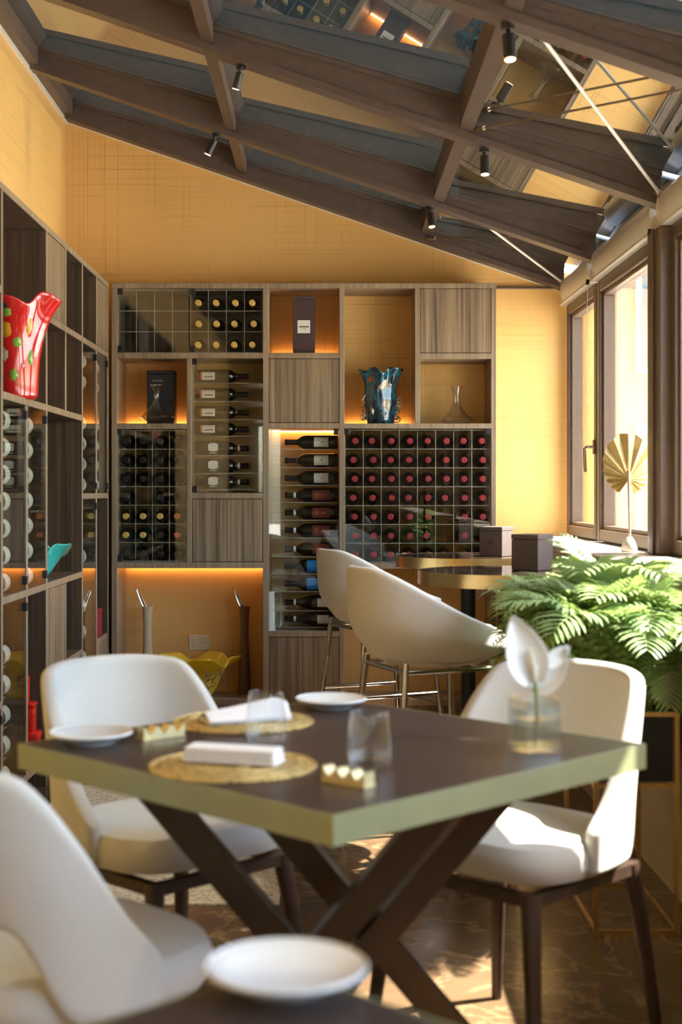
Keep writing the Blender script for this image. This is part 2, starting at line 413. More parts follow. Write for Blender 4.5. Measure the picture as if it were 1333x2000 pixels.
LOCAL = set()
def tag(o, label=None, cat=None, group=None, kind=None):
    if label: o['label'] = label
    if cat: o['category'] = cat
    if group: o['group'] = group
    if kind: o['kind'] = kind
    return o
def empty(name, loc=(0, 0, 0), rz=0.0, local=True):
    o = bpy.data.objects.new(name, None); COL.objects.link(o); o.empty_display_size = 0.05
    o.location = loc; o.rotation_euler = (0, 0, rz)
    if local: LOCAL.add(o.name)
    return o
def thing(name, label, cat, loc=(0, 0, 0), rz=0.0, group=None, local=True):
    return tag(empty(name, loc, rz, local), label, cat, group)
def struct(o): return tag(o, kind='structure')
def copy_tree(o, parent=None):
    c = o.copy(); COL.objects.link(c); c.parent = parent
    if o.name in LOCAL: LOCAL.add(c.name)
    for ch in list(o.children): copy_tree(ch, c)
    return c
def share(proto, loc, parent, name=None):
    """one more alike piece: same mesh data, own object"""
    c = bpy.data.objects.new(name or proto.name.split('.')[0], proto.data); COL.objects.link(c)
    c.parent = parent; c.location = loc
    return c
def subsurf(o, lv=1, solid=0.0, off=0.0):
    if solid:
        s_ = o.modifiers.new('thickness', 'SOLIDIFY'); s_.thickness = solid; s_.offset = off; s_.use_even_offset = True
    s2 = o.modifiers.new('smooth', 'SUBSURF'); s2.levels = lv; s2.render_levels = lv
def sstep(a, b, x):
    t = max(0.0, min(1.0, (x-a)/(b-a))); return t*t*(3-2*t)
ORD = ['first', 'second', 'third', 'fourth', 'fifth', 'sixth', 'seventh', 'eighth', 'ninth', 'tenth', 'eleventh']

# ------------------------------------------------------------------ room shell
XL, XR, YB, YN = -1.42, 1.34, 7.72, -5.6     # left wall, window plane, far wall, wall behind the camera
XLEDGE, ZSILL = 1.03, 0.955
ROOF = lambda x: 2.72-0.342*x                 # underside of the rafters
o = MB().box(XL-0.1, XR+0.12, YN-0.1, YB+0.1, -0.08, 0.0).build('floor', 'floor'); struct(o)
floor = o
MB().box(-1.06, -0.14, 4.12, 5.78, 0.0, 0.004).build('terrazzo_slab', 'terrazzo', floor)

zt = lambda x: ROOF(x)+0.12
w = MB().hexa([(XL-0.1, YB, 0), (XR+0.12, YB, 0), (XR+0.12, YB+0.1, 0), (XL-0.1, YB+0.1, 0),
               (XL-0.1, YB, zt(XL-0.1)), (XR+0.12, YB, zt(XR+0.12)-0.02), (XR+0.12, YB+0.1, zt(XR+0.12)-0.02), (XL-0.1, YB+0.1, zt(XL-0.1))])
struct(w.build('wall_back', 'wall'))
struct(MB().box(XL-0.1, XL, YN, YB, 0, ROOF(XL)+0.16).build('wall_left', 'wall'))
# the end behind the camera: a wall with one narrow glazed door
DX0, DX1 = -1.05, -0.62
wf = MB()
wf.box(XL-0.1, DX0, YN-0.1, YN, 0, 2.2); wf.box(DX1, XR+0.1, YN-0.1, YN, 0, 2.2)
wf.hexa([(XL-0.1, YN-0.1, 2.2), (XR+0.1, YN-0.1, 2.2), (XR+0.1, YN, 2.2), (XL-0.1, YN, 2.2),
         (XL-0.1, YN-0.1, zt(XL)), (XR+0.1, YN-0.1, zt(XR)-0.02), (XR+0.1, YN, zt(XR)-0.02), (XL-0.1, YN, zt(XL))])
struct(wf.build('wall_front', 'darkwood'))
d = struct(empty('door_1', ((DX0+DX1)/2, YN-0.05, 0.0), 0, False))
for (x0, x1, z0, z1) in ((DX0, DX0+0.06, 0.0, 2.2), (DX1-0.06, DX1, 0.0, 2.2), (DX0+0.06, DX1-0.06, 2.12, 2.2), (DX0+0.06, DX1-0.06, 0.0, 0.12)):
    MB().box(x0, x1, YN-0.08, YN-0.02, z0, z1, 0.004).build('door_frame', 'frame', d)
MB().box(DX0+0.06, DX1-0.06, YN-0.054, YN-0.048, 0.12, 2.12).build('door_pane', 'window_glass', d)

# window side: low wall with a deep stone sill, posts, sashes
struct(MB().box(XLEDGE, XR+0.1, YN, YB, 0, ZSILL-0.03).build('wall_right', 'beige'))
struct(MB().box(XLEDGE-0.015, XR+0.1, YN, YB, ZSILL-0.03, ZSILL, 0.004).build('trim_1', 'white_stone'))
struct(MB().box(XR-0.08, XR+0.1, YN, YB, 2.2, 2.26, 0.004).build('trim_2', 'white_metal'))
POSTS = [5.36, 4.02, 2.66, 1.30, -0.06, -1.42, -2.78, -4.14, -5.5]
for k, y in enumerate(POSTS):
    p_ = MB().box(XR-0.09, XR+0.08, y, y+0.20, ZSILL, 2.2, 0.006).build('trim_%d' % (k+3), 'frame'); struct(p_)
    MB().box(XR-0.098, XR-0.09, y+0.075, y+0.125, ZSILL, 2.2, 0.002).build('cover_strip', 'frame', p_)

def window(idx, y0, y1, handle=None):
    wdw = struct(empty('window_%d' % idx, (XR, (y0+y1)/2, ZSILL), 0, False))
    z0, z1 = ZSILL+0.005, 2.2
    f = 0.055
    for a in ((y0, y0+f, z0, z1), (y1-f, y1, z0, z1), (y0+f, y1-f, z1-f, z1), (y0+f, y1-f, z0, z0+f)):
        MB().box(XR-0.045, XR+0.03, a[0], a[1], a[2], a[3], 0.004).build('window_frame', 'frame', wdw)
    g = 0.018
    for a in ((y0+f, y0+f+g, z0+f, z1-f), (y1-f-g, y1-f, z0+f, z1-f), (y0+f+g, y1-f-g, z1-f-g, z1-f), (y0+f+g, y1-f-g, z0+f, z0+f+g)):
        MB().box(XR-0.028, XR+0.02, a[0], a[1], a[2], a[3], 0.002).build('glazing_bead', 'steel_rod' if False else 'frame', wdw)
    MB().box(XR-0.004, XR+0.004, y0+f+g, y1-f-g, z0+f+g, z1-f-g).build('pane', 'window_glass', wdw)
    if handle is not None:
        zc = EYE+0.21
        h = MB().box(XR-0.056, XR-0.045, handle-0.014, handle+0.014, zc-0.035, zc+0.035, 0.003)
        h.tube([(XR-0.05, handle, zc), (XR-0.085, handle, zc)], 0.008, 8)
        h.tube([(XR-0.085, handle, zc), (XR-0.092, handle+0.015, zc-0.01), (XR-0.09, handle+0.02, zc-0.06), (XR-0.088, handle+0.015, zc-0.12)], 0.008, 8)
        h.build('window_handle', 'steel_rod', wdw)
window(1, 6.86, 7.70, 6.89)
window(2, 5.56, 6.83)
for k, y in enumerate(POSTS[1:]):
    window(k+3, y+0.2, POSTS[k])

# white trims under the roof
struct(MB().hexa([(XL, 3.0, ROOF(XL)-0.022), (XL+0.012, 3.0, ROOF(XL)-0.022), (XL+0.012, YB, ROOF(XL)-0.022), (XL, YB, ROOF(XL)-0.022),
                  (XL, 3.0, ROOF(XL)+0.01), (XL+0.012, 3.0, ROOF(XL)+0.01), (XL+0.012, YB, ROOF(XL)+0.01), (XL, YB, ROOF(XL)+0.01)]).build('trim_20', 'trim_white'))
struct(MB().hexa([(XL, YB-0.008, ROOF(XL)-0.012), (1.25, YB-0.008, ROOF(1.25)-0.012), (1.25, YB, ROOF(1.25)-0.012), (XL, YB, ROOF(XL)-0.012),
                  (XL, YB-0.008, ROOF(XL)+0.002), (1.25, YB-0.008, ROOF(1.25)+0.002), (1.25, YB, ROOF(1.25)+0.002), (XL, YB, ROOF(XL)+0.002)]).build('trim_21', 'trim_white'))
struct(MB().box(0.9, 1.26, YB-0.02, YB, 2.292, 2.303, 0.002).build('trim_22', 'beam'))

# ------------------------------------------------------------------ glazed roof
roof = struct(empty('ceiling', (0, 2.4, 2.72), 0, False))
BAYS = [(XL, -0.458, 0.10, 0.155), (-0.458, 0.525, 0.10, 0.155), (0.525, 1.27, 0.075, 0.13)]
RAFT = [(7.62, 7.72), (6.72, 6.80), (5.40, 5.48), (4.04, 4.12), (2.68, 2.76), (1.32, 1.40), (-0.04, 0.04), (-1.40, -1.32), (-2.76, -2.68), (-4.12, -4.04), (-5.6, -5.52)]
bolt_proto = None
for ri, (ya, yb) in enumerate(RAFT):
    for bi, (x0, x1, h0, h1) in enumerate(BAYS):
        r0, r1 = ROOF(x0), ROOF(x1)
        web = MB().hexa([(x0, ya+0.012, r0), (x1, ya+0.012, r1), (x1, yb, r1), (x0, yb, r0),
                         (x0, ya+0.012, r0+h0), (x1, ya+0.012, r1+h1), (x1, yb, r1+h1), (x0, yb, r0+h0)])
        seg = web.build('rafter', 'beam', roof)
        fl = MB().hexa([(x0, ya, r0-0.006), (x1, ya, r1-0.006), (x1, yb+0.004, r1-0.006), (x0, yb+0.004, r0-0.006),
                        (x0, ya, r0+0.022), (x1, ya, r1+0.026), (x1, yb+0.004, r1+0.026), (x0, yb+0.004, r0+0.022)])
        fl.build('lower_flange', 'beam', seg)
        tf = MB().hexa([(x0, ya-0.006, r0+h0-0.022), (x1, ya-0.006, r1+h1-0.022), (x1, yb+0.004, r1+h1-0.022), (x0, yb+0.004, r0+h0-0.022),
                        (x0, ya-0.006, r0+h0), (x1, ya-0.006, r1+h1), (x1, yb+0.004, r1+h1), (x0, yb+0.004, r0+h0)])
        tf.build('upper_flange', 'beam', seg)
        if ri < 4:
            nb = 5 if bi else 4
            for k in range(nb):
                t = (k+0.6)/nb; xb = x0+(x1-x0)*t; zb = ROOF(xb)+0.062
                if bolt_proto is None:
                    bolt_proto = MB().lathe([(0.0, -0.004), (0.009, -0.004), (0.009, 0.0)], 8)
                    bm_ = bolt_proto.mesh('bolt', 'beam')
                b_ = bpy.data.objects.new('bolt', bm_); COL.objects.link(b_); b_.parent = seg
                b_.rotation_euler = (-PI/2, 0, 0)
                b_.location = Vector((xb, ya+0.012, zb))-seg.location-roof.location
# purlins and panes between rafters
for ri in range(len(RAFT)-1):
    yf, yn = RAFT[ri][0], RAFT[ri+1][1]       # far rafter's near face, near rafter's far face
    for xp in (-0.458, 0.525):
        r_ = ROOF(xp)
        m_ = MB().hexa([(xp-0.025, yn, r_+0.035), (xp+0.025, yn, r_+0.018), (xp+0.025, yf, r_+0.018), (xp-0.025, yf, r_+0.035),
                        (xp-0.025, yn, r_+0.16), (xp+0.025, yn, r_+0.16), (xp+0.025, yf, r_+0.16), (xp-0.025, yf, r_+0.16)])
        m_.build('purlin', 'beam', roof)
    for (x0, x1, h0, h1) in BAYS:
        r0, r1 = ROOF(x0)+h0, ROOF(x1)+h1
        a, b = x0+(0.025 if x0 > XL else 0), x1-(0.0 if x1 < 1.2 else -0.1)
        za, zb = r0+(r1-r0)*(a-x0)/(x1-x0), r0+(r1-r0)*(b-x0)/(x1-x0)
        MB().hexa([(a, yn, za-0.004), (b, yn, zb-0.004), (b, yf, zb-0.004), (a, yf, za-0.004),
                   (a, yn, za+0.004), (b, yn, zb+0.004), (b, yf, zb+0.004), (a, yf, za+0.004)]).build('roof_pane', 'roof_glass', roof)
# wall plate along the left wall
MB().hexa([(XL, YN, ROOF(XL)), (XL+0.055, YN, ROOF(XL)), (XL+0.055, YB, ROOF(XL)), (XL, YB, ROOF(XL)),
           (XL, YN, ROOF(XL)+0.14), (XL+0.055, YN, ROOF(XL)+0.14), (XL+0.055, YB, ROOF(XL)+0.14), (XL, YB, ROOF(XL)+0.14)]).build('wall_plate', 'beam', roof)
# eave flashing beyond the rafter ends
MB().box(1.34, 1.46, YN, YB, 2.26, 2.46).build('eave_fascia', 'white_metal', roof)

# white roller-blind cassettes over the windows
def cassette(y0, y1, label):
    t = thing('blind_cassette', label, 'blind', (1.30, (y0+y1)/2, 2.20), 0, None, False)
    prof = [(1.335, 2.335), (1.285, 2.335), (1.262, 2.326), (1.25, 2.305), (1.246, 2.27), (1.25, 2.235), (1.262, 2.21), (1.29, 2.203), (1.335, 2.203)]
    n = len(prof)
    V = [(x, y0+0.012, z) for x, z in prof]+[(x, y1-0.012, z) for x, z in prof]
    F = [(k, (k+1) % n, n+(k+1) % n, n+k) for k in range(n)]
    b = MB().add(V, F, True); b.build('cassette_body', 'white_metal', t)
    for y in (y0, y1-0.012):
        V = [(x+(0.0 if x > 1.33 else -0.003), yy, z) for yy in (y, y+0.012) for x, z in prof]
        MB().add(V, [tuple(range(n)), tuple(range(2*n-1, n-1, -1))]+[(k, (k+1) % n, n+(k+1) % n, n+k) for k in range(n)]).build('end_cap', 'white_metal', t)
    MB().tube([(1.255, y0+0.03, 2.215), (1.252, y0+0.03, 2.19)], 0.009, 8).build('pull_knob', 'black', t)
    MB().tube([(1.252, y0+0.03, 2.19), (1.252, y0+0.03, 1.62)], 0.0015, 5).build('pull_cord', 'white_metal', t)
cassette(6.82, 7.60, 'short white blind cassette between the far wall and the next rafter')
cassette(5.50, 6.71, 'long white blind cassette over the window with the gold fan')
cassette(4.14, 5.39, 'white blind cassette above the dark post at the picture edge')

# tie rods below the glass
def rod(name, a, b, r, mat, label):
    t = thing(name, label, 'tie rod', a, 0, 'roof tie rods', False)
    a, b = Vector(a), Vector(b); d = (b-a)
    MB().tube([a, b], r, 8).build('rod', mat, t)
    MB().tube([a, a+d*0.05], r*2.2, 8).build('turnbuckle', 'steel_rod', t)
    MB().tube([b-d*0.02, b], r*2.2, 8).build('end_fitting', 'steel_rod', t)
rod('tie_rod', (0.60, 4.13, ROOF(0.6)+0.03), (1.262, 5.39, 2.32), 0.006, 'white_metal', 'white diagonal rod crossing below the large roof pane')
rod('tie_rod', (0.555, 5.392, ROOF(0.555)+0.035), (1.20, 4.14, 2.40), 0.004, 'steel_rod', 'thin dull rod running from the middle rafter out of the picture')
rod('tie_rod', (0.705, 6.81, ROOF(0.705)+0.03), (1.255, 7.60, 2.31), 0.006, 'white_metal', 'white diagonal rod in the last roof bay by the far wall')
rod('tie_rod', (0.54, 7.612, ROOF(0.54)+0.012), (1.2, 6.82, 2.42), 0.004, 'steel_rod', 'thin dull rod with turnbuckle above the shelving unit')

# spotlights
def spot(x, y, tilt, label, drop=0.0, side=0.0, k=1.0):
    """hangs from a rafter's lower flange"""
    z = ROOF(x)-0.006-drop
    t = thing('spotlight', label, 'spotlight', (x, y, z), 0, 'black cylinder spotlights on the rafters')
    MB().lathe([(0, 0.0), (0.02, 0.0), (0.02, -0.016), (0, -0.016)], 12).build('mount', 'black', t)
    dr = Vector((math.sin(tilt), side, -math.cos(tilt))).normalized(); a = Vector((0, 0, -0.014))
    MB().tube([a, a+dr*0.03*k], 0.008*k, 8).build('joint', 'black', t)
    body = MB().tube([a+dr*0.02*k, a+dr*0.022*k, a+dr*0.108*k], [0.018*k, 0.022*k, 0.022*k], 14).build('housing', 'black', t)
    MB().tube([a+dr*0.1085*k, a+dr*0.111*k], 0.018*k, 14).build('lens', 'lamp', body)
spot(0.518, 4.08, 0.05, 'black spotlight at the top, beside the long white rod', 0, -0.15, 0.85)
spot(0.60, 5.44, 0.02, 'black spotlight hanging under the middle rafter near the orange reflection', 0, -0.1, 0.82)
spot(0.485, 6.76, 0.12, 'black spotlight just over the far wall and the thin rod', 0, -0.2, 0.8)
spot(-0.53, 6.76, -0.45, 'black spotlight tilted towards the gold wall, lens in view', 0, 0.1, 0.85)
spot(-0.33, 5.44, -0.30, 'black spotlight half hidden behind a rafter beside the purlin', 0, 0.3, 0.72)

# outdoors: paving, a pale facade across the way
struct(MB().box(XR+0.12, 40, -40, 60, -0.3, -0.1).build('ground', 'pave'))
struct(MB().box(-40, XR+0.12, -40, YN-0.1, -0.3, -0.1).build('ground', 'pave'))
fac = thing('building', 'pale peach plastered house beyond the window', 'building', (14, 24, -0.1), 0, None, False)
MB().box(2.6, 26, 22, 28, -0.1, 8.0).build('wall', 'facade', fac)
MB().box(2.3, 26.3, 21.7, 28.3, 8.0, 8.25).build('roof', 'white_metal', fac)
for k in range(6):
    for lv_ in range(3):
        x = 4.75+k*3.4; z = 0.5+lv_*2.5
        wd = MB().box(x, x+1.2, 21.92, 22.0, z, z+1.7).build('window', 'white_metal', fac)
        for q in range(2):
            MB().box(x+0.1+q*0.53, x+0.57+q*0.53, 21.90, 21.92, z+0.1, z+1.6).build('pane', 'facade_glass', wd)

# ------------------------------------------------------------------ shelving on the far wall
YF = 7.413
PX = lambda x: (x-640)/375.0
PZ = lambda y: EYE-(y-958)/375.0
unit = thing('shelving_unit', 'walnut wall shelving with wine racks across the gold far wall', 'shelving', ((PX(218)+PX(970))/2, YB-0.15, 0), 0, None, False)
YBK = YB-0.002
def board(name, x0, x1, y0, y1, mat='wood_edge', d0=YF, parent=unit):
    return MB().box(PX(x0), PX(x1), d0, YBK, PZ(y0), PZ(y1), 0.0015).build(name, mat, parent)
FL = 958+1.2*375
board('side_panel', 218, 229, 563, FL); board('side_panel', 960, 970, 563, FL)
board('top_board', 218, 970, 553, 563)
board('divider', 365, 375, 700, 1098); board('divider', 514, 525, 563, FL); board('divider', 663, 673, 563, FL)
board('divider', 811, 821, 563, 827)
board('shelf', 229, 514, 689, 700); board('shelf', 525, 663, 689, 700); board('shelf', 821, 960, 690, 701)
board('shelf', 229, 365, 827, 838); board('shelf', 525, 663, 826, 837); board('shelf', 673, 960, 827, 837)
board('shelf', 375, 514, 963, 974); board('shelf', 229, 514, 1098, 1110); board('shelf', 673, 960, 1100, 1111)
board('shelf', 525, 663, 1233, 1244)
board('plinth', 229, 514, 1366, 1378); board('plinth', 673, 960, 1366, 1378)
board('plinth_front', 229, 514, 1379, FL, 'wood_edge', YF+0.03); board('plinth_front', 673, 960, 1379, FL, 'wood_edge', YF+0.03)
MB().box(PX(229), PX(514), YBK-0.012, YBK-0.004, PZ(689), PZ(563)).build('back_panel', 'darkwood', unit)
def wood_door(x0, x1, y0, y1):
    return MB().box(PX(x0+1), PX(x1-1), YF+0.002, YF+0.020, PZ(y1-1), PZ(y0+1), 0.0015).build('door', 'wood', unit)
wood_door(821, 960, 563, 690); wood_door(525, 663, 700, 826); wood_door(375, 514, 974, 1098); wood_door(525, 663, 1244, 1400)
hinge_mesh = MB().box(-0.013, 0.013, -0.004, 0.012, -0.016, 0.016, 0.002).mesh('hinge', 'black')
def hinge(parent, x, y, z):
    h = bpy.data.objects.new('hinge', hinge_mesh); COL.objects.link(h); h.parent = parent
    off = Vector((0, 0, 0)); p = parent
    while p is not None: off += p.location; p = p.parent
    h.location = Vector((x, y, z))-off
def glass_door(x0, x1, y0, y1, side='L', parent=unit):
    g = MB().box(PX(x0+1), PX(x1-1), YF+0.003, YF+0.009, PZ(y1-1), PZ(y0+1)).build('glass_door', 'glass', parent)
    xh = PX(x0+6) if side == 'L' else PX(x1-6)
    for y in (y0+6, y1-8): hinge(g, xh, YF+0.004, PZ(y))
    return g
glass_door(229, 370, 563, 689); glass_door(371, 514, 563, 689)
glass_door(375, 514, 700, 963); glass_door(229, 365, 838, 1098)
glass_door(525, 663, 837, 1233, 'R'); glass_door(673, 829, 837, 1100); glass_door(830, 960, 837, 1100, 'R')
# warm light strips at the back of some cells
def led(x0, x1, yy, up=True):
    z = PZ(yy)
    MB().box(PX(x0)+0.01, PX(x1)-0.01, YBK-0.022, YBK-0.012, z+(0.001 if up else -0.007), z+(0.007 if up else -0.001)).build('light_strip', 'led', unit)
led(229, 365, 827); led(525, 663, 689); led(673, 811, 827); led(229, 514, 1110, False); led(525, 663, 837, False)

# ------------------------------------------------------------------ acrylic racks
def edge(o):
    for p in o.data.polygons:
        if p.normal.y < -0.9: p.material_index = 1
def rack(label, x0, x1, y0, y1, nx, ny, d0=YF+0.022, d1=YBK-0.016):
    t = thing('wine_rack', label, 'wine rack', ((PX(x0)+PX(x1))/2, (d0+d1)/2, PZ(y1)), 0, None, False)
    X0, X1, Z0, Z1 = PX(x0), PX(x1), PZ(y1), PZ(y0); h = 0.0016
    for i in range(nx+1):
        x = X0+h+(X1-X0-2*h)*i/nx
        edge(MB().box(x-h, x+h, d0, d1, Z0, Z1).build('upright', ['acrylic', 'acrylic_edge'], t))
    for j in range(ny+1):
        z = Z0+h+(Z1-Z0-2*h)*j/ny
        edge(MB().box(X0+2*h, X1-2*h, d0+0.004, d1, z-h, z+h).build('tier', ['acrylic', 'acrylic_edge'], t))
    return X0, X1, Z0, Z1
rack('clear acrylic bottle rack, left half empty, behind the topmost glass doors', 230, 513, 565, 688, 8, 3)
rack('clear acrylic bottle rack with dark bottles above the orange-lit gold recess', 230, 364, 840, 1097, 4, 7)
rack('clear acrylic bottle rack filled with red-capped bottles behind the bar stools', 674, 959, 839, 1099, 8, 7)

# ------------------------------------------------------------------ bottles
R_B, L_B = 0.0372, 0.282
PROF = [(0.0, 0.012), (0.018, 0.009), (0.030, 0.0), (0.035, 0.001), (R_B, 0.008), (R_B, 0.168), (0.0358, 0.180), (0.031, 0.195), (0.022, 0.207), (0.0155, 0.216), (0.0142, 0.226), (0.0142, 0.268), (0.0158, 0.269), (0.0158, 0.280), (0.013, L_B), (0.0, L_B)]
PROF_B = [(0.0, 0.014), (0.02, 0.010), (0.032, 0.0), (0.037, 0.001), (0.0395, 0.008), (0.0395, 0.125), (0.037, 0.145), (0.028, 0.180), (0.019, 0.205), (0.0150, 0.222), (0.0142, 0.232), (0.0142, 0.268), (0.0158, 0.269), (0.0158, 0.280), (0.013, L_B), (0.0, L_B)]
bottle_me = {k: MB().lathe(p, 24).mesh('wine_bottle', mt) for k, p, mt in (('bordeaux', PROF, 'bottle'), ('green', PROF, 'bottle_green'), ('burgundy', PROF_B, 'bottle'))}
CAPP = [(0.0146, 0.222), (0.0149, 0.223), (0.0149, 0.2665), (0.0166, 0.2675), (0.0166, 0.2805), (0.0140, L_B+0.0012), (0.0, L_B+0.0012)]
cap_me = {c: MB().lathe(CAPP, 18).mesh('capsule', 'cap_'+c) for c in ('gold', 'red', 'black', 'orange')}
BAND = MB().lathe([(0.0151, 0.2235), (0.0153, 0.224), (0.0153, 0.236), (0.0151, 0.2365)], 18).mesh('neck_band', 'paper')
def wrap(r, z0, z1, a0, a1, n=14, shape=None):
    """label patch on the side of the bottle, centred on local -Y; a = angle, z = along the bottle"""
    m = MB(); k = 8
    def fn(u, v):
        z = z0+(z1-z0)*v
        lo, hi = (a0, a1) if shape is None else shape(v)
        a = lo+(hi-lo)*u
        return (r*math.sin(a), -r*math.cos(a), z)
    return m.grid(fn, n, k)
def flat_marks(r, strokes, w, mat, name):
    """print on a label: strokes as (angle offset in metres, z) polylines"""
    m = MB()
    for st in strokes:
        for (s0, z0), (s1, z1) in zip(st, st[1:]):
            d = Vector((s1-s0, z1-z0)); d.normalize(); nrm = Vector((-d.y, d.x))*w/2
            q = [(s0+nrm.x, z0+nrm.y), (s0-nrm.x, z0-nrm.y), (s1-nrm.x, z1-nrm.y), (s1+nrm.x, z1+nrm.y)]
            m.add([(r*math.sin(s/r), -r*math.cos(s/r), z) for s, z in q], [(0, 1, 2, 3)])
    return m.mesh(name, mat)
rl = R_B+0.0004
LAB = {}
LAB['script'] = wrap(rl, 0.030, 0.105, -0.55, 0.55).mesh('label', 'paper')
LAB['script_band'] = wrap(rl+0.0003, 0.030, 0.040, -0.55, 0.55).mesh('label_band', 'paper_orange')
# scribbled lettering: strokes run along the bottle; s is up/down when the bottle lies down
def squig(z0, n, amp, s0, step):
    rnd = random.Random(3); out = []; z = z0
    for k in range(n):
        pts = [(s0+amp*math.sin(q*1.3+k)*rnd.uniform(0.6, 1.1), z+step*q/6) for q in range(7)]
        out.append(pts); z += step*1.15
    return out
LAB['script_ink'] = flat_marks(rl+0.0006, squig(0.048, 5, 0.006, 0.005, 0.0085), 0.0026, 'ink', 'label_print')
LAB['script_ink2'] = flat_marks(rl+0.0006, [[(-0.012, 0.046+q*0.006), (-0.012, 0.050+q*0.006)] for q in range(9)]+[[(-0.0095, 0.046+q*0.006), (-0.0145, 0.047+q*0.006)] for q in range(9)], 0.0016, 'ink_red', 'label_print')
LAB['octagon'] = wrap(rl, 0.070, 0.122, -0.6, 0.6, 14, lambda v: (-0.85+0.28*abs(2*v-1)**2.5, 0.50-0.22*abs(2*v-1)**2.5)).mesh('label', 'paper')
LAB['strip'] = wrap(rl, 0.076, 0.116, 0.66, 0.84).mesh('label_strip', 'paper')
LAB['white'] = wrap(rl, 0.052, 0.128, -0.75, 0.75).mesh('label', 'paper')
LAB['white_logo'] = flat_marks(rl+0.0005, [[(-0.002, 0.084), (-0.002, 0.090)], [(0.001, 0.083), (0.001, 0.091)], [(0.004, 0.085), (0.004, 0.089)]], 0.0028, 'ink_red', 'label_print')
LAB['red'] = wrap(rl, 0.045, 0.135, -0.80, 0.80).mesh('label', 'paper_red')
LAB['ring'] = flat_marks(rl+0.0005, [[(0.0045*math.sin(t*PI/6), 0.078+0.0045*math.cos(t*PI/6)) for t in range(13)]], 0.0018, 'paper', 'label_print')
LAB['red_text'] = flat_marks(rl+0.0005, [[(-0.010+0.004*q, 0.112), (-0.008+0.004*q, 0.112)] for q in range(6)], 0.010, 'paper_orange', 'label_print')
LAB['blue'] = wrap(rl+0.002, 0.120, 0.170, -1.0, 1.0).mesh('label', 'paper_blue')
LAB['blue2'] = wrap(rl, 0.085, 0.165, -1.0, 1.0).mesh('label', 'paper_blue')
LAB['small'] = wrap(0.0395+0.0004, 0.050, 0.110, -0.6, 0.6).mesh('label', 'paper')
LAB['wide'] = wrap(rl, 0.050, 0.130, -1.1, 1.1).mesh('label', 'paper')
GLINT = MB().ball((0, -0.034, 0.189), (0.005, 0.002, 0.006), 8).mesh('emblem_or_glint', 'paper')  # white bead on the bottle shoulder, a modelled highlight

ROT_OUT = Quaternion((1, 0, 0), PI/2)                  # neck towards the room (-Y)
ROT_RIGHT = Quaternion((0, 1, 0), PI/2)                # neck to +X, label to -Y
ROT_LEFT = Quaternion((0, 1, 0), -PI/2)
ROT_DEEP = Quaternion((1, 0, 0), -PI/2) @ Quaternion((0, 0, 1), PI/2)   # neck to +Y, label to +X
def bottle(kind, cap, loc, rot, label, group, extra=(), twist=0.0, sc=1.0):
    b = bpy.data.objects.new('wine_bottle', bottle_me[kind]); COL.objects.link(b)
    b.location = loc; b.rotation_mode = 'QUATERNION'; b.rotation_quaternion = rot @ Quaternion((0, 0, 1), twist)
    b.scale = (sc, sc, sc)
    tag(b, label, 'wine bottle', group)
    parts = [('capsule', cap_me[cap])]+list(extra)
    for nm, me in parts:
        c = bpy.data.objects.new(nm, me); COL.objects.link(c); c.parent = b
    return b

yb_rack = YBK-0.018
def in_rack(x, y, x0, x1, yy0, yy1, nx, ny):
    """seat a bottle on the tier of its cell; x from the photo kept inside the cell"""
    X0, X1, Z0, Z1 = PX(x0), PX(x1), PZ(yy1), PZ(yy0)
    j = int((PZ(y)-Z0)/(Z1-Z0)*ny); i = int((PX(x)-X0)/(X1-X0)*nx)
    cw = (X1-X0)/nx; xa = X0+i*cw+R_B+0.0025; xb = X0+(i+1)*cw-R_B-0.0025
    xx = min(max(PX(x)*1.012, xa), xb) if xa < xb else X0+(i+0.5)*cw
    return (xx, yb_rack, Z0+j*(Z1-Z0)/ny+R_B+0.0032)
ROWN = ['top', 'middle', 'bottom']
for r, (y, xs) in enumerate(((587, (391, 423, 463, 489)), (623, (392, 426, 459, 498)), (659, (388, 420, 456, 491)))):
    for c, x in enumerate(xs):
        x = 371+143*(c+0.5)/4+(x-(371+143*(c+0.5)/4))*0.5
        bottle('bordeaux', 'gold', in_rack(x, 565+123*(r+0.5)/3, 230, 513, 565, 688, 8, 3), ROT_OUT,
               'gold-capped wine bottle, %s row, %s from the left, uppermost cabinet' % (ROWN[r], ORD[c]), 'gold-capped bottles in the uppermost rack')
caps = [['black']*4, ['black']*4, ['black']*4, ['black', None, 'black', 'black'], ['gold', 'gold', 'gold', 'orange'], ['gold', 'gold', 'black', 'orange'], ['black']*4]
for r in range(7):
    for c in range(4):
        if caps[r][c] is None: continue
        x = 230+134*(c+0.5)/4; y = 840+257*(r+0.5)/7
        bottle('bordeaux', caps[r][c], in_rack(x+random.uniform(-2, 2), y, 230, 364, 840, 1097, 4, 7), ROT_OUT,
               '%s-capped wine bottle, %s row down, %s from the left, narrow rack' % (caps[r][c], ORD[r], ORD[c]), 'bottles in the narrow rack')
for r in range(7):
    for c in range(8):
        if (r, c) in ((4, 5), (5, 5)): continue
        x = 674+285*(c+0.5)/8+random.uniform(-3, 3); y = 839+260*(r+0.5)/7
        bottle('bordeaux', 'red', in_rack(x, y, 674, 959, 839, 1099, 8, 7), ROT_OUT,
               'red-capped wine bottle, %s row down, %s from the left, wide rack' % (ORD[r], ORD[c]), 'red-capped bottles in the wide rack')

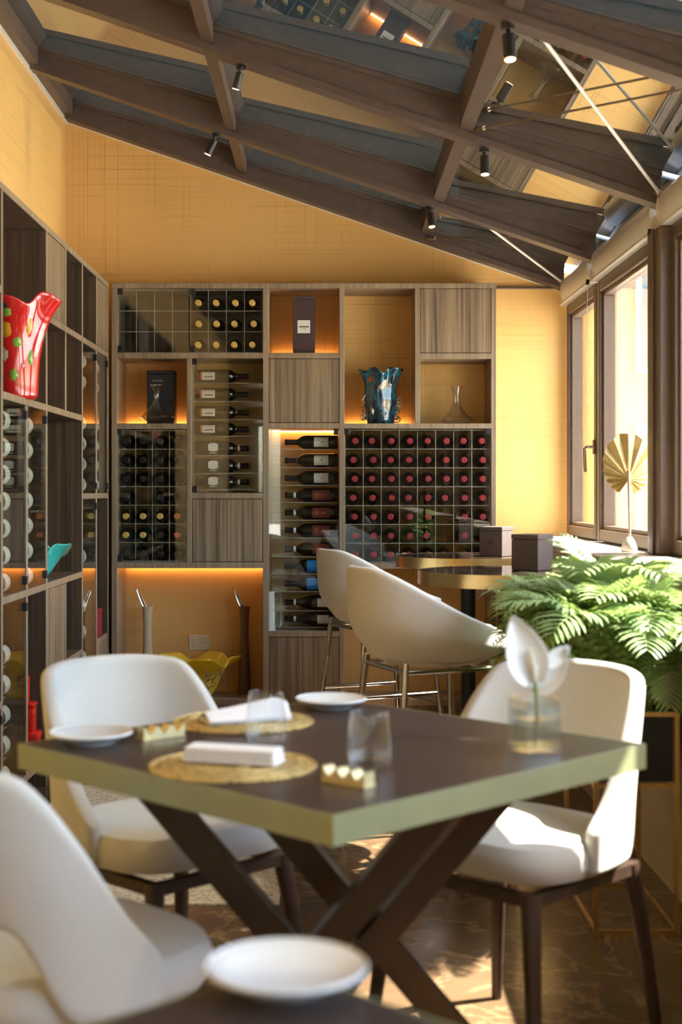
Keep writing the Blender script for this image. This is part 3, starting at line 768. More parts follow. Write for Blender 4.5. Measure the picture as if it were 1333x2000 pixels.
# bottles lying side-on, each on its own clear ledge
def ledges(label, x0, x1, zs, depth=(7.50, YBK-0.02)):
    t = thing('bottle_ledges', label, 'wine rack', (PX((x0+x1)/2), (depth[0]+depth[1])/2, min(zs)), 0, None, False)
    for z in zs:
        edge(MB().box(PX(x0), PX(x1), depth[0], depth[1], z-0.003, z).build('ledge', ['acrylic', 'acrylic_edge'], t))
    MB().box(PX(x0), PX(x1), depth[1], depth[1]+0.004, min(zs)-0.01, max(zs)+0.09).build('back_sheet', 'acrylic', t)
ys2 = [731, 767, 803, 836, 874, 909, 941]
zz2 = [PZ(y)-R_B*1.0-0.001 for y in ys2]
ledges('clear ledges holding seven side-on bottles beside the bottle box cell', 376, 512, zz2)
for k, y in enumerate(ys2):
    z = zz2[k]+R_B+0.0006; loc = (PX(376)+0.004, 7.55, z)
    if k < 4:
        bottle('bordeaux', 'black', loc, ROT_RIGHT, 'side-on wine bottle with scribbled white and orange label, %s from the top' % ORD[k], 'side-on bottles with scribbled labels',
               [('label', LAB['script']), ('label_band', LAB['script_band']), ('label_print', LAB['script_ink']), ('label_print', LAB['script_ink2']), ('emblem_or_glint', GLINT)])
    else:
        bottle('bordeaux', 'black', loc, ROT_RIGHT, 'side-on wine bottle with round-edged white label, %s from the top of its kind' % ORD[k-4], 'side-on bottles with round white labels',
               [('label', LAB['octagon']), ('label_strip', LAB['strip']), ('neck_band', BAND), ('emblem_or_glint', GLINT)])
ys3 = [862, 898, 933, 967, 1002, 1037, 1074, 1108, 1143, 1181, 1214]
zz3 = [PZ(y)-R_B-0.001 for y in ys3]
ledges('clear ledges holding eleven side-on bottles in the tall glass cabinet', 528, 661, zz3)
desc = ['white label']*3+['dark red label with a ring']*4+['bright blue label']*2+['small white label']*2
for k, y in enumerate(ys3):
    kind = 'burgundy' if k > 8 else ('green' if k < 3 else 'bordeaux')
    rb = 0.0395 if k > 8 else R_B
    loc = (PX(557)+L_B-0.004, 7.55, zz3[k]+rb+0.0006)
    ex = {0: [('label', LAB['white']), ('label_print', LAB['white_logo'])], 1: [('label', LAB['red']), ('label_print', LAB['ring']), ('label_print', LAB['red_text']), ('neck_band', BAND)],
          2: [('label', LAB['blue2'])], 3: [('label', LAB['small']), ('neck_band', BAND)]}[0 if k < 3 else 1 if k < 7 else 2 if k < 9 else 3]
    bottle(kind, 'black', loc, ROT_LEFT, 'side-on bottle with %s, %s from the top, tall glass cabinet' % (desc[k], ORD[k]), 'side-on bottles in the tall glass cabinet', ex)

# ------------------------------------------------------------------ shelving along the left wall
XF = -1.14
LZ = dict(T=2.28, L1=1.904, L2=1.536, L3=1.173, L4=0.811, L5=0.45, P=0.11)
lu = thing('shelving_unit', 'long walnut shelving with glass doors along the left wall', 'shelving', (-1.28, 5.8, 0), 0, None, False)
XK = XL+0.002
th = 0.0135
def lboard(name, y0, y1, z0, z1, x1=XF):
    """pale edge banding on the room side, faces inside the cells coloured darker for the shade there"""
    o = MB().box(XK, x1, y0, y1, z0, z1, 0.0015).build(name, ['wood_edge', 'wood_back_shade'], lu)
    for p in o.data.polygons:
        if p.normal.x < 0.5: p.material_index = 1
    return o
VY = [4.17, 4.985, 5.40, 5.78, 6.20, 6.62, 7.03, 7.41]
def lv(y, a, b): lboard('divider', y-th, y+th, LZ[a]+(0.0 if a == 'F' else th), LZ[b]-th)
LZ['F'] = 0.0
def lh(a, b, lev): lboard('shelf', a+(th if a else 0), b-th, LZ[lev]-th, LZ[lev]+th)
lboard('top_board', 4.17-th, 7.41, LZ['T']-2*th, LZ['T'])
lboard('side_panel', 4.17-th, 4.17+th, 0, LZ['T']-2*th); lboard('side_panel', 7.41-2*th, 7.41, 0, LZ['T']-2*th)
MB().box(XK, XK+0.012, 4.17+th, 7.41-2*th, 0.0, LZ['T']-2*th).build('back_panel', 'wood_back_shade', lu)
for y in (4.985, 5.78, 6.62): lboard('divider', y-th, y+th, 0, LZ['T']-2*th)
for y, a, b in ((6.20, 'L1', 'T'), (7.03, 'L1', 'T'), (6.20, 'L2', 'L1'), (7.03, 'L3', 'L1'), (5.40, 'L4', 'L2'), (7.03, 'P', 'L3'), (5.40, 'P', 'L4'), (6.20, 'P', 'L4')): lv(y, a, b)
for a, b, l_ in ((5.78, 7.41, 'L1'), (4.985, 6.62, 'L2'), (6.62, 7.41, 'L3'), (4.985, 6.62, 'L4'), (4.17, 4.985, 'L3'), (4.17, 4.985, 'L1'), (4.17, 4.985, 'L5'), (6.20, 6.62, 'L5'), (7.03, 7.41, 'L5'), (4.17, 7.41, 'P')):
    if a < 5.78 < b-0.01 or a < 6.62 < b-0.01 or (a < 4.985 < b-0.01):
        cuts = [a]+[c for c in (4.985, 5.78, 6.62) if a < c < b-0.01]+[b]
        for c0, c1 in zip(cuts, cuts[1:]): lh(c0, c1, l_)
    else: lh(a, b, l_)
def ldoor(y0, y1, a, b): MB().box(XF-0.02, XF-0.002, y0+th+0.002, y1-th-0.002, LZ[a]+th+0.002, LZ[b]-th-0.002-(th if b == 'T' else 0), 0.0015).build('door', 'wood', lu)
ldoor(5.78, 6.20, 'L1', 'T'); ldoor(7.03, 7.41-th, 'L1', 'T'); ldoor(5.78, 6.20, 'P', 'L4'); ldoor(7.03, 7.41-th, 'P', 'L5')
def lglass(y0, y1, a, b):
    g = MB().box(XF-0.009, XF-0.003, y0+th+0.002, y1-th-0.002, LZ[a]+th+0.002, LZ[b]-th-0.002).build('glass_door', 'glass', lu)
    for z in (LZ[a]+0.05, LZ[b]-0.05): hinge(g, XF-0.006, y1-th-0.018, z)
for a in ((4.985, 5.40, 'L4', 'L2'), (5.40, 5.78, 'L4', 'L2'), (6.62, 7.03, 'L3', 'L1'), (7.03, 7.41-th, 'L3', 'L1'), (4.985, 5.40, 'P', 'L4'), (6.62, 7.03, 'P', 'L3'), (4.17, 4.985, 'P', 'L5')): lglass(*a)
CELLN = ['the glass cell nearest the picture edge', 'the glass cell beside the teal bowl', 'the tall glass cell near the room corner', 'the glass cell in the room corner', 'the low glass cell left of the red sculpture', 'the low glass cell near the corner']
def lrow(ci, y0, y1, zlo, n, dz, off=0.0, lab='wide', skip=()):
    t = thing('bottle_ledges', 'clear bottle ledges in '+CELLN[ci], 'wine rack', ((XF+XK)/2, (y0+y1)/2, zlo), 0, None, False)
    yc = (y0+y1)/2
    for k in range(n):
        z = zlo+k*dz
        MB().box(-1.29, -1.155, y0+th+0.001, y1-th-0.001, z-0.003, z).build('ledge', 'acrylic', t)
        if k in skip: continue
        kind = 'bordeaux'
        bottle(kind, 'black', (-1.192, yc-L_B/2, z+R_B+0.0006), ROT_DEEP, 'white-labelled black bottle, %s from the bottom in %s' % (ORD[k], CELLN[ci].replace('the ', '', 1)),
               'bottles in the left wall shelving', [('label', LAB[lab])])
lrow(0, 4.985, 5.40, LZ['L4']+th+0.004, 7, 0.098)
lrow(1, 5.40, 5.78, LZ['L4']+th+0.004, 7, 0.098)
lrow(2, 6.62, 7.03, LZ['L3']+th+0.004, 7, 0.098, skip=(4,))
lrow(3, 7.03, 7.41-th, LZ['L3']+th+0.004, 7, 0.098, skip=(4,))
lrow(4, 4.985, 5.40, LZ['P']+th+0.004, 6, 0.11, skip=(5,))
lrow(5, 6.62, 7.03, LZ['P']+th+0.004, 8, 0.12, skip=(5, 7))

# ------------------------------------------------------------------ things on the shelves
def carton(name, label, cat, x, y, z, w, dp, h, mat, group=None, rz=0.0, lid=0.02):
    t = thing(name, label, cat, (x, y, z), rz, group)
    MB().box(-w/2, w/2, -dp/2, dp/2, 0, h-lid, 0.002).build('body', mat, t)
    MB().box(-w/2-0.001, w/2+0.001, -dp/2-0.001, dp/2+0.001, h-lid+0.001, h, 0.002).build('lid', mat, t)
    return t
zs = lambda y: PZ(y)+0.0002
t = carton('bottle_box', 'tall aubergine bottle box with a square white label', 'box', PX(593.5), 7.52, zs(689), 0.115, 0.10, 0.305, 'box_brown')
lb = MB().box(-0.033, 0.033, -0.0515, -0.0502, 0.108, 0.176).build('label', 'paper', t)
pm = MB()
for k in range(5): pm.box(-0.024+k*0.0105, -0.016+k*0.0105, -0.0521, -0.0515, 0.138, 0.145)
for k in range(6): pm.box(-0.012+k*0.004, -0.009+k*0.004, -0.0521, -0.0515, 0.130, 0.132)
pm.build('label_print', 'ink', lb)
t = carton('bottle_box', 'midnight blue gift box behind a glass decanter', 'box', PX(309), 7.58, zs(827), 0.145, 0.12, 0.285, 'box_dark')
pm = MB()
for k in range(7): pm.box(-0.045+k*0.0085, -0.039+k*0.0085, -0.0608, -0.0602, 0.226, 0.233)
pm.build('box_print', 'steel_rod', t)

def decanter(label, x, y, z, k=1.0, tall=0.20):
    t = thing('decanter', label, 'decanter', (x, y, z), 0, 'clear glass decanters')
    p = [(0.0, 0.004), (0.050, 0.0), (0.078, 0.012), (0.084, 0.022), (0.080, 0.032), (0.060, 0.052), (0.038, 0.080), (0.024, 0.108), (0.019, 0.130), (0.020, 0.160), (0.028, 0.190), (0.033, 0.202)]
    p = [(r*k, zz*tall/0.202) for r, zz in p]
    MB().lathe(p+[(r-0.002*k if r > 0.004 else 0.0, zz+(0.002 if i < 3 else 0)) for i, (r, zz) in reversed(list(enumerate(p)))], 32).build('glass_body', 'decanter', t)
    MB().lathe([(0.031*k, tall-0.001), (0.0335*k, tall), (0.0335*k, tall+0.002), (0.031*k, tall+0.002), (0.031*k, tall-0.001)], 32).build('rim', 'tumbler', t)
    return t
decanter('clear decanter standing alone in the recess right of the blue vase', PX(897), 7.55, zs(827))
def fan_decanter():
    t = thing('decanter', 'wide clear decanter in front of the midnight blue box', 'decanter', (PX(304), 7.47, zs(827)), 0, 'clear glass decanters')
    p = [(0.0, 0.002), (0.036, 0.0), (0.044, 0.006), (0.086, 0.034), (0.087, 0.038), (0.060, 0.060), (0.030, 0.100), (0.017, 0.122), (0.013, 0.140), (0.016, 0.170), (0.034, 0.200), (0.037, 0.204)]
    MB().lathe(p+[(max(0, r-0.002), zz+0.001) for r, zz in reversed(p)], 32).build('glass_body', 'decanter', t)
    MB().lathe([(0.035, 0.203), (0.038, 0.204), (0.038, 0.206), (0.035, 0.206), (0.035, 0.203)], 32).build('rim', 'tumbler', t)
fan_decanter()

def ruffle(r, z, t, i, n, amp, lobes, zamp, ph=0.0):
    k = (i/(n-1))**2.2
    return r*(1+amp*k*math.cos(lobes*t+ph)), z+zamp*k*math.cos(lobes*t+ph+PI/2)+zamp*0.4*k*math.cos(2*lobes*t)
def vase_patch(prof, amp, lobes, zamp, ph, a0, z0, wa, hz, mat, t, n=14):
    """thin fused-glass patch lying on the wall of a ruffled vase"""
    nn = len(prof)
    def surf(a, z):
        i = 1
        while i < nn-2 and prof[i+1][1] < z: i += 1
        (r0, y0), (r1, y1) = prof[i], prof[i+1]; u = (z-y0)/(y1-y0) if y1 > y0 else 0
        k = max(0.0, (i+u)/(nn-1))**2.2
        r = (r0+(r1-r0)*u)*(1+amp*k*math.cos(lobes*a+ph))
        return r
    m = MB(); V = []; rg = random.Random(int(a0*100+z0*1000)); jit = [rg.uniform(0.75, 1.1) for _ in range(n)]
    V.append((a0, z0, 0.0105))
    for ring, off in ((0.6, 0.010), (1.0, 0.0055)):
        for k in range(n):
            q = 2*PI*k/n; V.append((a0+wa*ring*jit[k]*math.cos(q), z0+hz*ring*jit[k]*math.sin(q), off))
    F = [(0, 1+k, 1+(k+1) % n) for k in range(n)]+[(1+k, 1+n+k, 1+n+(k+1) % n, 1+(k+1) % n) for k in range(n)]
    P = [((surf(a, z)+o)*math.cos(a), (surf(a, z)+o)*math.sin(a), z) for a, z, o in V]
    m.add(P, F, True).build('colour_patch', mat, t)
# blue vase
t = thing('art_vase', 'blue-green streaked glass vase with ruffled rim and clear glass curls', 'vase', (PX(746), 7.55, zs(827)), 0.35)
p = [(0.0, 0.001), (0.066, 0.0), (0.070, 0.01), (0.072, 0.04), (0.082, 0.09), (0.084, 0.13), (0.078, 0.18), (0.080, 0.21), (0.088, 0.24), (0.102, 0.27), (0.112, 0.288)]
n_ = len(p)
MB().lathe(p, 60, mod=lambda r, z, a, i: ruffle(r, z, a, i, n_, 0.14, 6, 0.016)).build('body', 'blue_art', t)
subsurf(t.children[0], 1, 0.006, 1)
rnd = random.Random(5)
for k in range(16):
    a = (-0.35 if k % 2 else PI-0.35)+rnd.uniform(-0.5, 0.5); z = 0.03+0.12*(k//2)/8+rnd.uniform(-0.01, 0.01)
    c = Vector((0.094*math.cos(a), 0.094*math.sin(a), z)); rr = rnd.uniform(0.010, 0.018); ax = Vector((rnd.uniform(-1, 1), rnd.uniform(-1, 1), rnd.uniform(-1, 1))).normalized()
    u = ax.orthogonal().normalized(); v = ax.cross(u)
    MB().tube([c+(u*math.cos(q)+v*math.sin(q))*rr+ax*0.004*q for q in [s_*0.55 for s_ in range(12)]], 0.004, 6).build('glass_curl', 'art_clear', t)
for a, z, wa, hz, mt in ((-1.75, 0.215, 0.28, 0.035, 'art_clear'), (-2.35, 0.10, 0.22, 0.03, 'art_dark'), (-2.7, 0.235, 0.25, 0.02, 'art_amber'), (-1.5, 0.10, 0.2, 0.035, 'art_clear'), (-2.2, 0.19, 0.2, 0.03, 'art_dark'), (-2.0, 0.05, 0.5, 0.03, 'art_dark'), (-1.2, 0.23, 0.2, 0.03, 'art_dark')):
    vase_patch(p, 0.14, 6, 0.016, 0.0, a, z, wa, hz, mt, t)
for k, (a, z, w_, h_) in enumerate(((-1.9, 0.2, 0.016, 0.03), (-1.75, 0.11, 0.014, 0.028), (-2.5, 0.07, 0.01, 0.02))):
    MB().ball((0.081*math.cos(a), 0.081*math.sin(a), z), (w_, 0.009, h_), 12).build('glass_drop', 'art_clear', t)

# red vase on the left unit
t = thing('art_vase', 'red ruffled glass vase with amber and green patches on left shelving', 'vase', (-1.19, 5.42, LZ['L2']+th+0.0002), 0.2)
p = [(0.0, 0.001), (0.070, 0.0), (0.080, 0.006), (0.080, 0.05), (0.082, 0.12), (0.088, 0.18), (0.100, 0.25), (0.118, 0.31), (0.140, 0.355), (0.152, 0.375)]
n_ = len(p)
MB().lathe(p, 60, mod=lambda r, z, a, i: ruffle(r, z, a, i, n_, 0.16, 4, 0.022, 0.8)).build('body', 'red_art', t)
subsurf(t.children[0], 1, 0.006, 1)
for a, z, wa, hz, mt in ((-1.85, 0.25, 0.24, 0.034, 'art_yellow'), (-1.05, 0.265, 0.20, 0.045, 'art_yellow'), (-1.75, 0.312, 0.15, 0.02, 'art_green'), (-1.45, 0.205, 0.2, 0.026, 'art_green'),
                         (-1.62, 0.085, 0.2, 0.026, 'art_green'), (-0.85, 0.15, 0.15, 0.035, 'art_green'), (-2.45, 0.29, 0.32, 0.05, 'art_dark'), (-2.5, 0.20, 0.26, 0.06, 'teal'), (-2.35, 0.12, 0.25, 0.05, 'art_clear'),
                         (-2.0, 0.16, 0.2, 0.03, 'art_clear'), (-1.9, 0.335, 0.2, 0.018, 'art_dark'), (-1.2, 0.12, 0.16, 0.012, 'art_pink')):
    vase_patch(p, 0.16, 4, 0.022, 0.8, a, z, wa, hz, mt, t)

# teal bowl, red sculpture, crimson boxes
def wave_bowl(name, label, loc, prof, mat, lobes, amp, zamp, rz=0.0, thick=0.006):
    t = thing(name, label, 'bowl', loc, rz); n = len(prof)
    o = MB().lathe(prof, 72, mod=lambda r, z, a, i: ruffle(r, z, a, i, n, amp, lobes, zamp)).build('bowl_body', mat, t)
    subsurf(o, 1, thick, 1)
    MB().lathe([(prof[1][0]*0.96, 0.0), (prof[1][0], 0.003), (prof[1][0]*0.9, 0.006)], 32).build('foot_ring', mat, t)
    return t
wave_bowl('glass_bowl', 'teal glass bowl with wavy rim in the left shelving', (-1.235, 6.02, LZ['L4']+th+0.0002), [(0.0, 0.008), (0.036, 0.006), (0.054, 0.025), (0.078, 0.06), (0.10, 0.095), (0.12, 0.122), (0.132, 0.134)], 'teal', 3, 0.14, 0.03, 0.3)
wave_bowl('glass_bowl', 'large yellow ruffled glass bowl with multicoloured flecks below the socket', (-0.685, 7.475, PZ(1366)+0.0002), [(0.0, 0.006), (0.055, 0.004), (0.080, 0.02), (0.100, 0.06), (0.118, 0.11), (0.145, 0.16), (0.185, 0.195), (0.215, 0.21)], 'yellow_bowl', 5, 0.10, 0.022, 0.2)
t = thing('glass_sculpture', 'stacked bright red glass blocks low in the left shelving', 'sculpture', (-1.195, 5.60, LZ['P']+th+0.0002), 0.0)
for k, (w_, z0, z1) in enumerate(((0.062, 0.0, 0.10), (0.066, 0.1002, 0.13), (0.046, 0.1302, 0.225), (0.050, 0.2252, 0.245), (0.022, 0.2452, 0.35))):
    MB().box(-w_, w_, -w_*0.7, w_*0.7, z0, z1, 0.008).build('block', 'red', t)
carton('gift_box', 'crimson box lying flat on the low corner shelf', 'box', -1.235, 7.20, LZ['L5']+th+0.0002, 0.16, 0.20, 0.135, 'crimson', 'crimson boxes in the corner')
carton('gift_box', 'smaller crimson box stacked on top of the flat one', 'box', -1.245, 7.215, LZ['L5']+th+0.1354, 0.12, 0.15, 0.105, 'crimson', 'crimson boxes in the corner')

# tall slender vases with a pointed blade
def spike_vase(x, mat, label, y=7.62):
    t = thing('slender_vase', label, 'vase', (x, y, PZ(1366)+0.0002), 0, 'slender vases with a metal blade')
    MB().lathe([(0.0, 0.0), (0.036, 0.0), (0.037, 0.01), (0.030, 0.14), (0.0235, 0.28), (0.0225, 0.36), (0.026, 0.43), (0.030, 0.468), (0.026, 0.468), (0.020, 0.36), (0.0, 0.30)], 28).build('body', mat, t)
    b = MB()
    def fn(u, v):
        w_ = 0.016*math.sin(PI*min(1, 0.12+0.88*v))**0.7 if v < 1 else 0.0
        return (0.012-0.075*v+w_*(u-0.5)*1.2, 0.004*math.cos(PI*(u-0.5)), 0.40+0.175*v+w_*(u-0.5)*0.8)
    o = b.grid(fn, 4, 10).build('blade', 'chrome', t); subsurf(o, 1, 0.003, 0)
spike_vase(-0.965, 'ceramic_cream', 'slender cream vase with a pointed metal blade left of the bowl')
spike_vase(-0.445, 'ceramic_brown', 'slender brown vase with a pointed metal blade right of the bowl')

# socket
t = thing('wall_socket', 'ivory switch and power socket plate on the gold wall', 'socket', (-0.695, YB, 0.375), 0)
MB().box(-0.0575, 0.0575, -0.008, 0.0, -0.042, 0.042, 0.003).build('cover_plate', 'ivory', t)
MB().box(-0.034, -0.002, -0.011, -0.007, -0.024, 0.024, 0.002).build('switch', 'ivory', t)
s_ = MB().lathe([(0.021, 0.0), (0.021, 0.003), (0.018, 0.003), (0.017, 0.0)], 24); s_.v = [(x+0.019, -z-0.008, y) for x, y, z in s_.v]
so = s_.build('socket_ring', 'ivory', t)
for dx in (-0.007, 0.007): MB().box(0.019+dx-0.002, 0.019+dx+0.002, -0.0092, -0.0078, -0.002, 0.002).build('pin_hole', 'black', so)
# ------------------------------------------------------------------ dining tables
def dining_table(label, cx, cy, rz=PI/4, side=0.79):
    t = thing('dining_table', label, 'table', (cx, cy, 0), rz, 'square dining tables')
    h = side/2
    MB().box(-h+0.004, h-0.004, -h+0.004, h-0.004, 0.712, 0.75, 0.001).build('table_top', 'table', t)
    for (x0, x1, y0, y1) in ((-h, h, -h, -h+0.004), (-h, h, h-0.004, h), (-h, -h+0.004, -h+0.004, h-0.004), (h-0.004, h, -h+0.004, h-0.004)):
        MB().box(x0, x1, y0, y1, 0.706, 0.7498).build('edge_band', 'table_edge', t)
    MB().box(-0.26, 0.26, -0.26, 0.26, 0.700, 0.7115, 0.002).build('mounting_plate', 'bronze', t)
    c45 = math.cos(rz); s45 = math.sin(rz)
    loc = lambda x, y, z: Vector((x*c45+y*s45, -x*s45+y*c45, z))
    for xo, yo in ((-0.055, -0.085), (0.075, 0.085)):
        for q, sg in ((-0.027, -1), (0.027, 1)):
            a, b = loc(xo-sg*0.27, yo+q, 0.70), loc(xo+sg*0.31, yo+q, 0.012)
            MB().bar(a, b, 0.050, 0.052).build('leg', 'bronze', t)
            c = loc(xo+sg*0.31, yo+q, 0)
            MB().box(c.x-0.045, c.x+0.045, c.y-0.045, c.y+0.045, 0.0, 0.012, 0.002).build('foot', 'bronze', t)
    return t
TZ = 0.75
dining_table('square dark dining table with champagne edge, laid with gold placemats', 0.008, 2.53)
dining_table('dark dining table corner in the foreground, one white plate on it', -0.048, 1.355-0.562)

# ------------------------------------------------------------------ dining chairs
def make_chair(label, x, y, rz):
    t = thing('dining_chair', label, 'chair', (x, y, 0), rz, 'cream dining chairs')
    # seat: soft squarish cushion, front towards -Y
    def rad(a):
        c, s = abs(math.cos(a)), abs(math.sin(a))
        return 1.0/((c**3.6+s**3.6)**(1/3.6))
    seat = MB(); prof = [(0.0, 0.405), (0.80, 0.405), (0.94, 0.412), (1.0, 0.435), (0.995, 0.462), (0.95, 0.482), (0.82, 0.491), (0.5, 0.488), (0.0, 0.484)]
    V = []; n = 40
    for r, z in prof:
        for k in range(n):
            a = 2*PI*k/n; q = r*rad(a)
            V.append((0.216*q*math.cos(a)*(1.0-0.06*math.sin(a)*q), 0.218*q*math.sin(a), z+0.012*max(0, -math.sin(a))*r))
    F = [(i*n+k, i*n+(k+1) % n, (i+1)*n+(k+1) % n, (i+1)*n+k) for i in range(len(prof)-1) for k in range(n)]
    so = seat.add(V, F, True).build('seat', 'fabric', t)
    # backrest: wide wrapped band running down to the seat on both sides, open gap in the middle
    A = math.radians(98)
    def top(a):
        d = abs(math.degrees(a)); return 0.815-0.02*(d/60)**2*(1 if d < 60 else 1)-0.27*sstep(46, 106, d)
    def bot(a):
        d = abs(math.degrees(a)); return 0.575-0.15*sstep(40, 66, d)
    def fn(u, v):
        a = -A+2*A*u; z0, z1 = bot(a), top(a); z = z0+(z1-z0)*v
        fl = 1.0+0.05*(z-0.45)/0.35
        x_ = 0.222*math.copysign(abs(math.sin(a))**0.80, a)*fl; y_ = (0.218*math.copysign(abs(math.cos(a))**0.85, math.cos(a)))*(fl if math.cos(a) > 0 else 1)
        return (x_, y_+0.045*sstep(0.5, 0.82, z)*max(0, math.cos(a)), z)
    bo = MB().grid(fn, 40, 8).build('backrest', 'fabric', t)
    subsurf(bo, 2, 0.036, 0)
    # under-frame and legs
    fr = MB()
    for (x0, x1, y0, y1) in ((-0.19, 0.19, -0.19, -0.165), (-0.19, 0.19, 0.165, 0.19), (-0.19, -0.165, -0.165, 0.165), (0.165, 0.19, -0.165, 0.165)): fr.box(x0, x1, y0, y1, 0.380, 0.404)
    fr.build('seat_frame', 'darkwood', t)
    for sx in (-1, 1):
        for sy in (-1, 1):
            MB().tube([(sx*0.175, sy*0.175, 0.402), (sx*0.19, sy*0.19, 0.30), (sx*0.222, sy*0.222, 0.0)], [0.021, 0.019, 0.012], 12).build('leg', 'darkwood', t)
    return t
make_chair('cream dining chair at the far left side of the laid table', -0.35, 3.13, PI/4)
make_chair('cream dining chair seen from behind at the lower left picture edge', -0.44, 2.27, math.radians(135))
make_chair('cream dining chair in sunlight on the right, before the palm', 0.40, 3.05, -PI/4)

# ------------------------------------------------------------------ on the tables
def on_table(x, y, z=TZ):
    s = (y-958)/(EYE-z); return ((x-640)/s, 2780/s)
def plate(x, y, label):
    X, Y = on_table(x, y)
    if x == 645: X, Y = 0.008, 2.955
    t = thing('side_plate', label, 'plate', (X, Y, TZ+0.0002), 0, 'white side plates')
    p = [(0.0, 0.003), (0.032, 0.003), (0.036, 0.0), (0.041, 0.0), (0.044, 0.004), (0.060, 0.010), (0.0735, 0.0165), (0.0740, 0.0185), (0.0725, 0.019), (0.058, 0.0135), (0.044, 0.0085), (0.0, 0.0075)]
    MB().lathe(p, 48).build('dish', 'porcelain', t)
    MB().lathe([(0.0715, 0.0187), (0.0728, 0.0205), (0.0742, 0.0187)], 48).build('rim', 'porcelain', t)
plate(178, 1450, 'white side plate at the left corner of the laid table')
plate(645, 1375, 'white side plate at the far corner of the laid table')
plate(560, 1925, 'white side plate in the foreground on the nearer table')

def placemat(x, y, label):
    X, Y = on_table(x, y)
    t = thing('placemat', label, 'placemat', (X, Y, TZ+0.0002), 0, 'round gold placemats')
    MB().lathe([(0.0, 0.0), (0.136, 0.0), (0.138, 0.0015), (0.136, 0.003), (0.0, 0.003)], 64).build('woven_disc', 'placemat', t)
    for r in (0.0365, 0.0725, 0.1085, 0.134):
        MB().lathe([(r-0.002, 0.003), (r-0.0015, 0.0045), (r+0.0015, 0.0045), (r+0.002, 0.003)], 64).build('ring', 'gold_leaf', t)
placemat(455, 1497, 'round gold placemat nearer the camera'); placemat(475, 1411, 'round gold placemat farther from the camera')

def napkin(loc, rz, L, Wd, h, label, fold=0.0):
    t = thing('napkin', label, 'napkin', loc, rz, 'folded white napkins')
    for k in range(3):
        m_ = MB(); z0 = h*k/3+0.0003*k; z1 = h*(k+1)/3
        ins = 0.002*k
        m_.box(-L/2+ins, L/2-ins*0.5, -Wd/2+ins*0.5, Wd/2-ins, z0, z1, h/6.3)
        if fold:
            V = []
            for (x_, y_, z_) in m_.v: V.append((x_, y_, z_+fold*0.0))
            m_.v = V
        m_.build('fold', 'linen', t)
    return t
X1, Y1 = on_table(455, 1497)
napkin((X1+0.0, Y1+0.012, TZ+0.0048), math.radians(-17), 0.165, 0.055, 0.026, 'folded white napkin on the nearer gold placemat')
# second napkin: folded into a soft peak
X2, Y2 = on_table(475, 1411)
t = thing('napkin', 'white napkin folded to a soft peak on the farther placemat', 'napkin', (X2+0.005, Y2+0.0, TZ+0.0048), math.radians(22), 'folded white napkins')
def nap(u, v):
    x = (u-0.5)*0.17; y = (v-0.5)*0.085
    ridge = math.exp(-((v-0.5)/0.26)**2)
    z = 0.004+0.040*ridge*(0.35+0.65*u**1.2)*(1-0.35*sstep(0.85, 1.0, u))
    return (x, y*(1-0.25*u), z)
o = MB().grid(nap, 16, 12).build('cloth_top', 'linen', t); subsurf(o, 1, 0.003, -1)
MB().box(-0.085, 0.083, -0.036, 0.036, 0.0, 0.0045, 0.002).build('cloth_base', 'linen', t)

def tumbler(x, y, label, h=0.088):
    X, Y = on_table(x, y)
    t = thing('water_glass', label, 'glass', (X, Y, TZ+0.0002), 0, 'clear water glasses')
    po = [(0.0, 0.0), (0.026, 0.0), (0.033, 0.004), (0.0365, 0.016), (0.0368, 0.030), (0.034, 0.060), (0.0305, h)]
    pi_ = [(0.0290, h), (0.0325, 0.060), (0.0353, 0.030), (0.0345, 0.018), (0.028, 0.010), (0.0, 0.009)]
    MB().lathe(po+pi_, 40).build('glass_body', 'tumbler', t)
    MB().lathe([(0.0288, h-0.0005), (0.0297, h+0.0012), (0.0307, h-0.0005)], 40).build('rim', 'tumbler', t)
tumbler(520, 1450, 'clear water glass beside the peaked napkin'); tumbler(722, 1498, 'clear water glass near the front corner of the table')

def rest(x, y, rz, label):
    X, Y = on_table(x, y)
    t = thing('cutlery_rest', label, 'cutlery rest', (X, Y, TZ+0.0002), rz, 'gold wavy cutlery rests')
    n = 36; V = []
    for k in range(n+1):
        x_ = -0.043+0.086*k/n; z_ = 0.017+0.007*math.cos(2*PI*3*k/n)
        for yy in (-0.012, 0.012):
            V += [(x_, yy, 0.0), (x_, yy, z_)]
    F = []
    for k in range(n):
        a, b = 4*k, 4*k+4
        F += [(a, b, b+1, a+1), (a+2, a+3, b+3, b+2), (a+1, b+1, b+3, a+3), (a, a+2, b+2, b)]
    F += [(0, 1, 3, 2), (4*n, 4*n+2, 4*n+3, 4*n+1)]
    MB().add(V, F, True).build('wavy_block', 'rest', t)
    MB().box(-0.045, 0.045, -0.0135, 0.0135, 0.0, 0.003, 0.001).build('base', 'rest', t)
rest(315, 1441, math.radians(38), 'gold wavy cutlery rest beside the left plate'); rest(680, 1531, math.radians(-42), 'gold wavy cutlery rest by the front table corner')

